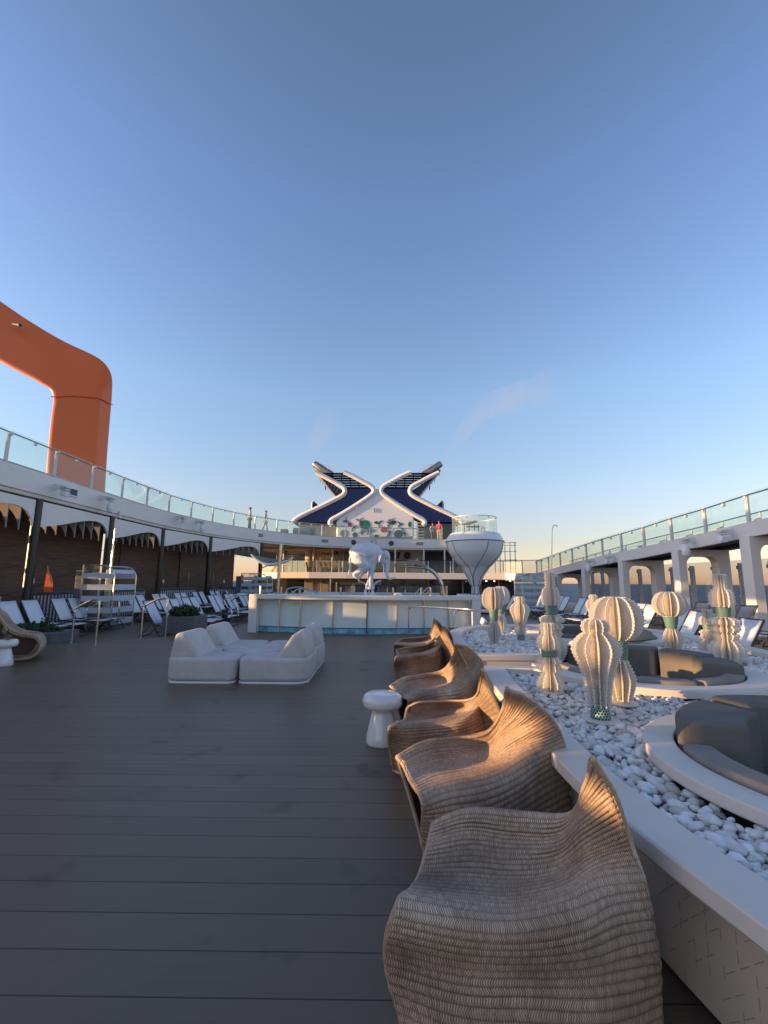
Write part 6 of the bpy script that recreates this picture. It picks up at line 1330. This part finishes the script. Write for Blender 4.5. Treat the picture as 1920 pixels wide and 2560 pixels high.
def totem(h, w): return [(p[0]*w, p[1]*h) for p in [(.082, .625), (.112, .645), (.116, .70), (.112, .76), (.095, .80), (.064, .83), (.062, .90), (.062, .97), (.052, 1.0)]], [(p[0]*w, p[1]*h) for p in [(.10, .02), (.15, .06), (.172, .12), (.165, .18), (.12, .23), (.085, .26), (.115, .285), (.118, .31), (.075, .33), (.13, .36), (.135, .39), (.085, .41), (.15, .44), (.15, .47), (.07, .50)]]
def short(h, w): return [(p[0]*w, p[1]*h) for p in [(.085, .62), (.098, .66), (.098, .74), (.082, .79), (.062, .82), (.060, .90), (.058, 1.0)]], [(p[0]*w, p[1]*h) for p in [(.085, .02), (.118, .08), (.118, .14), (.085, .22), (.062, .28), (.095, .32), (.098, .36), (.070, .39), (.10, .42), (.10, .46), (.062, .49)]]
S1 = urn(.73, 1.02); lantern(1.62, 3.52, 'nearest urn shaped milky lantern standing on a green honeycomb foot', S1, None, (.072, .060, .014, .118), (.026, .010), 12, True, .125, 1)
a, l = ball(.88, 1.0); lantern(2.03, 4.00, 'large ball headed milky lantern glowing in the sun behind the nearest urn lantern', a, l, (.068, .085, .36, .525), (.028, .011), 12, True, .125, 1)
a, l = short(.63, 1.0); lantern(1.57, 4.39, 'short milky lantern with a cylinder top and green waist left of the nearest urn', a, l, (.066, .070, .315, .385), (.034, .012), 12, False, .115)
a, l = totem(1.15, .97); lantern(2.25, 6.12, 'tall milky lantern rising directly behind the short cylinder topped one', a, l, (.068, .080, .58, .71), (.036, .013), 12, False)
a, l = ball(.92, .86); lantern(1.84, 7.63, 'ball headed lantern with green collar in the far left of the pebble bed', a, l, (.060, .078, .37, .55), (.030, .010), 14, True)
a, l = ball(.92, .86); lantern(2.42, 9.40, 'smaller ball headed lantern partly hidden behind the far left one', a, l, (.060, .078, .37, .55), (.034, .010), 12, False)
lantern(2.41, 8.07, 'sunlit urn shaped lantern between the far ball lantern and the tall one', urn(.76, 1.0), None, (.072, .060, .014, .12), (.032, .009), 12, False)
lantern(4.62, 10.02, 'small distant urn lantern in front of the right loungers', urn(.76, .98), None, (.072, .060, .014, .12), (.034, .009), 12, False)
a, l = ball(.88, 1.07); lantern(4.27, 6.81, 'ball headed lantern with green collar standing alone right of the middle ring', a, l, (.068, .105, .34, .53), (.030, .011), 14, True)
a, l = totem(1.14, 1.16); lantern(4.47, 6.02, 'tall bulging lantern with sunlit top and olive collar at the right', a, l, (.078, .092, .58, .72), (.040, .015), 14, False)
a, l = short(.62, 1.1); lantern(4.98, 7.05, 'short lantern half hidden behind the tall one at the right', a, l, (.066, .070, .31, .385), (.036, .012), 12, False)
# handrails by the garden
b = MB(); b.tube(catmull([Vector((0.72, 13.0, 0)), Vector((0.72, 13.0, .80)), ony(*c2(342, 60), 12.9), ony(*c2(372, 46), 12.7), ony(*c2(620, 56), 11.5), ony(*c2(800, 70), 10.9), ony(*c2(1000, 85), 10.7)], 6), .022, 8); o = b.build('handrail', M['alu'], None); tag(o, 'long low steel handrail in front of the right end of the pool', 'handrail', 'handrails before the garden')
b = MB(); b.tube(catmull([ony(*c2(652, 190), 9.9), ony(*c2(650, 100), 9.9), ony(*c2(668, 74), 9.9), ony(*c2(700, 68), 9.9), ony(*c2(860, 80), 10.2), ony(*c2(1000, 90), 10.4)], 6), .022, 8); o = b.build('handrail', M['alu'], None); tag(o, 'shorter steel handrail rising from the planter rim behind the ball lantern', 'handrail', 'handrails before the garden')
# lights in the pod stem corner
tw = MB(); q = ony(*cp(870, 880), 12.2); tw.obox((q.x, 12.2, q.z), (.10, .25, .10), (.4, .5, .3)); tw.obox((q.x-.02, 12.25, q.z-.08), (.14, .2, .08), (.4, .9, .3)); o = tw.build('folded_towel', M['white2'], None, bevel=.02); tag(o, 'small crumpled white towel on the deck behind the right pool pillar', 'towel')
# ================================================================= PEOPLE
def person(x, y, z, h, label, top, bottom, face=0.0, walk_=0.0, arms='down'):
    r = thing('person', label, 'person', (x, y, z), face)
    def skin(name, verts, edges, rad, m, root=0, lev=1):
        me = bpy.data.meshes.new(name); me.from_pydata([Vector(v)*h for v in verts], edges, []); o = bpy.data.objects.new(name, me); C.objects.link(o); o.parent = r
        o.modifiers.new('skin', 'SKIN'); me.skin_vertices.new() if not me.skin_vertices else None
        for i, q in enumerate(rad): sv = me.skin_vertices[0].data[i]; sv.radius = (q[0]*h, q[1]*h) if isinstance(q, tuple) else (q*h, q*h); sv.use_root = (i == root)
        s = o.modifiers.new('sub', 'SUBSURF'); s.levels = lev; s.render_levels = lev; me.materials.append(m); return o
    w = walk_
    V = [(0, 0, .53), (0, 0, .62), (0, 0, .74), (0, 0, .82), (0, 0, .865), (0, -.01, .90), (0, -.01, .955), (0, -.005, .985),
         (-.055, 0, .50), (-.06, w*.5, .28), (-.06, w, .04), (-.06, w-.07, .015), (.055, 0, .50), (.06, -w*.4, .28), (.06, -w*.8, .04), (.06, -w*.8-.07, .015),
         (-.115, 0, .80), (-.145, -.01, .64), (-.13, -.07 if arms != 'down' else -.03, .52), (-.125, -.10 if arms != 'down' else -.05, .47), (.115, 0, .80), (.145, .01, .64), (.13, -.03, .52), (.125, -.05, .47)]
    E_ = [(0, 1), (1, 2), (2, 3), (3, 4), (4, 5), (5, 6), (6, 7), (0, 8), (8, 9), (9, 10), (10, 11), (0, 12), (12, 13), (13, 14), (14, 15), (3, 16), (16, 17), (17, 18), (18, 19), (3, 20), (20, 21), (21, 22), (22, 23)]
    Rd = [(.075, .055), (.07, .05), (.09, .058), (.06, .045), .03, (.038, .042), (.045, .05), .03, .052, .036, .022, .022, .052, .036, .022, .022, .032, .026, .02, .018, .032, .026, .02, .018]
    skin('body', V, E_, Rd, M['skin'])
    skin('shirt', [(0, 0, .56), (0, 0, .64), (0, 0, .74), (0, 0, .81), (-.118, 0, .80), (-.14, -.005, .70), (.118, 0, .80), (.14, .005, .70)], [(0, 1), (1, 2), (2, 3), (3, 4), (4, 5), (3, 6), (6, 7)], [(.085, .066), (.08, .06), (.10, .07), (.07, .055), .042, .036, .042, .036], M[top])
    skin('trousers', [(0, 0, .55), (-.055, 0, .50), (-.06, w*.5, .28), (-.06, w*.95, .07), (.055, 0, .50), (.06, -w*.4, .28), (.06, -w*.76, .07)], [(0, 1), (1, 2), (2, 3), (0, 4), (4, 5), (5, 6)], [(.09, .068), .064, .046, .034, .064, .046, .034], M[bottom])
    b = MB(); hh = []
    for i in range(7):
        ph = math.pi*i/6*.55; hh.append([Vector((.052*math.sin(ph+.05)*math.cos(a)*h, (-.002+.058*math.sin(ph+.05)*math.sin(a))*h, (.945+.068*math.cos(ph))*h)) for a in [2*math.pi*k/16 for k in range(16)]])
    b.grid(hh, closed=True); b.build('hair', M['hair'], r, world=False)
    return r
q = ony(*cq(822, 890), 38.6); person(q.x, 38.6, 4.97, 1.78, 'person in pink shirt and tan trousers on the upper deck right of the funnel', 'pink', 'tan', R_(160))
q = ony(*cq(755, 890), 38.9); person(q.x, 38.9, 4.97, 1.62, 'person in pale top and dark trousers beside the one in pink', 'lightcloth', 'darkcloth', R_(20))
cf = crop(620, 1130, 4.88)
q = ony(*cf(180, 900), 32.5); person(q.x, 33.2, 4.97, 1.72, 'person in pale clothes striding behind the left upper glass railing', 'lightcloth', 'lightcloth', R_(90), .12, 'bent')
q = ony(*cf(30, 900), 31.5); person(q.x-.1, 31.6, 4.97, 1.7, 'person with a bent arm standing behind the left upper glass railing', 'lightcloth', 'darkcloth', R_(-70), .05, 'bent')
# ================================================================= SMOKE
def smoke(name, path, rad, dens, label):
    xa, xb = path[0].x, path[-1].x
    b = MB(); b.tube(catmull(path, 5), [v.x for v in catmull([(r, 0, 0) for r in rad], 5)], 14)
    m = bpy.data.materials.new(name+'_volume'); m.use_nodes = True; t = m.node_tree; t.nodes.clear(); o_ = t.nodes.new('ShaderNodeOutputMaterial'); v = t.nodes.new('ShaderNodeVolumePrincipled')
    v.inputs['Color'].default_value = (.97, .88, .66, 1); n = t.nodes.new('ShaderNodeTexNoise'); n.inputs['Scale'].default_value = .35; tc = t.nodes.new('ShaderNodeNewGeometry'); t.links.new(tc.outputs['Position'], n.inputs['Vector'])
    sx = t.nodes.new('ShaderNodeSeparateXYZ'); t.links.new(tc.outputs['Position'], sx.inputs[0])
    fd = t.nodes.new('ShaderNodeMapRange'); fd.inputs['From Min'].default_value = xa+(xb-xa)*.45; fd.inputs['From Max'].default_value = xb*.97+xa*.03; fd.inputs['To Min'].default_value = dens; fd.inputs['To Max'].default_value = 0.0; t.links.new(sx.outputs['X'], fd.inputs[0]); dens = fd.outputs[0]
    t.links.new(mth(t, 'MULTIPLY', mth(t, 'MAXIMUM', mth(t, 'SUBTRACT', n.outputs[0], .22), 0.0), dens), v.inputs['Density']); t.links.new(v.outputs[0], o_.inputs['Volume'])
    o = b.build(name, m, None); tag(o, label, 'smoke'); o['kind'] = 'stuff'; o.visible_shadow = True; return o
v_ = 1920/1659
smoke('smoke', [ony(966*v_, 990*v_, 46), ony(990*v_, 950*v_, 47), ony(1025*v_, 905*v_, 48), ony(1075*v_, 870*v_, 50), ony(1150*v_, 850*v_, 53), ony(1230*v_, 820*v_, 56)], [.3, .7, 1.1, 1.6, 2.1, 2.6], .10, 'thin plume of brownish smoke drifting from the right funnel arm')
smoke('smoke', [ony(675*v_, 990*v_, 46), ony(678*v_, 965*v_, 46.5), ony(700*v_, 930*v_, 48), ony(740*v_, 900*v_, 50)], [.3, .9, 1.4, 1.8], .06, 'faint wisp of smoke above the left funnel arm')

# small lit downlights under the right end of the middle deck
for k, (u, v) in enumerate([(895, 461), (978, 462), (1143, 461)]):
    p = ony(*cp(u, v), 36.9); r = thing('downlight', ['left of three small lit downlights under the middle deck right of the pod stem', 'middle of three small lit downlights under the middle deck', 'right of three small lit downlights under the middle deck'][k], 'light', (p.x, 36.9, 1.64), 0, 'downlights under the middle deck')
    b = MB(); b.lathe([(.05, 1.60), (.05, 1.658)], 12, p.x, 36.9); b.build('lamp', M['lampglow'], r)
    b = MB(); b.lathe([(.052, 1.62), (.07, 1.62), (.07, 1.657), (.052, 1.657)], 12, p.x, 36.9, cap=False); b.build('ring', M['post'], r)
# pieces that belong to a part go one level deeper
SUB = {'grille': 'frame', 'slats': 'frame', 'lamp_head': 'arm', 'handle': 'cover', 'ear_fold': 'ear', 'pipe_rail_post': 'pipe_rail', 'louvre_bars': 'side_louvre', 'louvre_edge': 'side_louvre', 'side_fin_frame': 'side_fin', 'joint_seam': 'arm',
       'rib': 'valance', 'wall_seam': 'back_wall', 'switch_plate': 'back_wall', 'door_bar': 'back_wall', 'painted_disc': 'white_centre', 'line_flower': 'white_centre', 'wall_lamp': 'white_centre', 'pole_lamp': 'white_centre', 'mural_disc': 'mural_wall', 'mural_line': 'mural_wall',
       'foot_plate': 'tube', 'glass_clamp': 'glass_panel', 'rim_seam': 'rim', 'seam_line': 'bowl', 'back_frame': 'backrest', 'front_binding': 'seat_shell', 'back_binding': 'seat_shell', 'top_binding': 'seat_shell', 'floor_binding': 'seat_shell', 'rear_binding': 'rear_shell'}
base_ = lambda o: o.name.split('.')[0]
kids = {}
for o in list(bpy.data.objects):
    if o.parent: kids.setdefault(o.parent.name, []).append(o)
for pn, ch in kids.items():
    if bpy.data.objects[pn].parent: continue
    first_ = {}
    for o in ch: first_.setdefault(base_(o), o)
    for o in ch:
        t_ = first_.get(SUB.get(base_(o), ''))
        if t_ and t_ is not o and base_(t_) not in SUB and base_(t_) != 'rim' or (t_ and base_(o) == 'rim_seam'): o.parent = t_
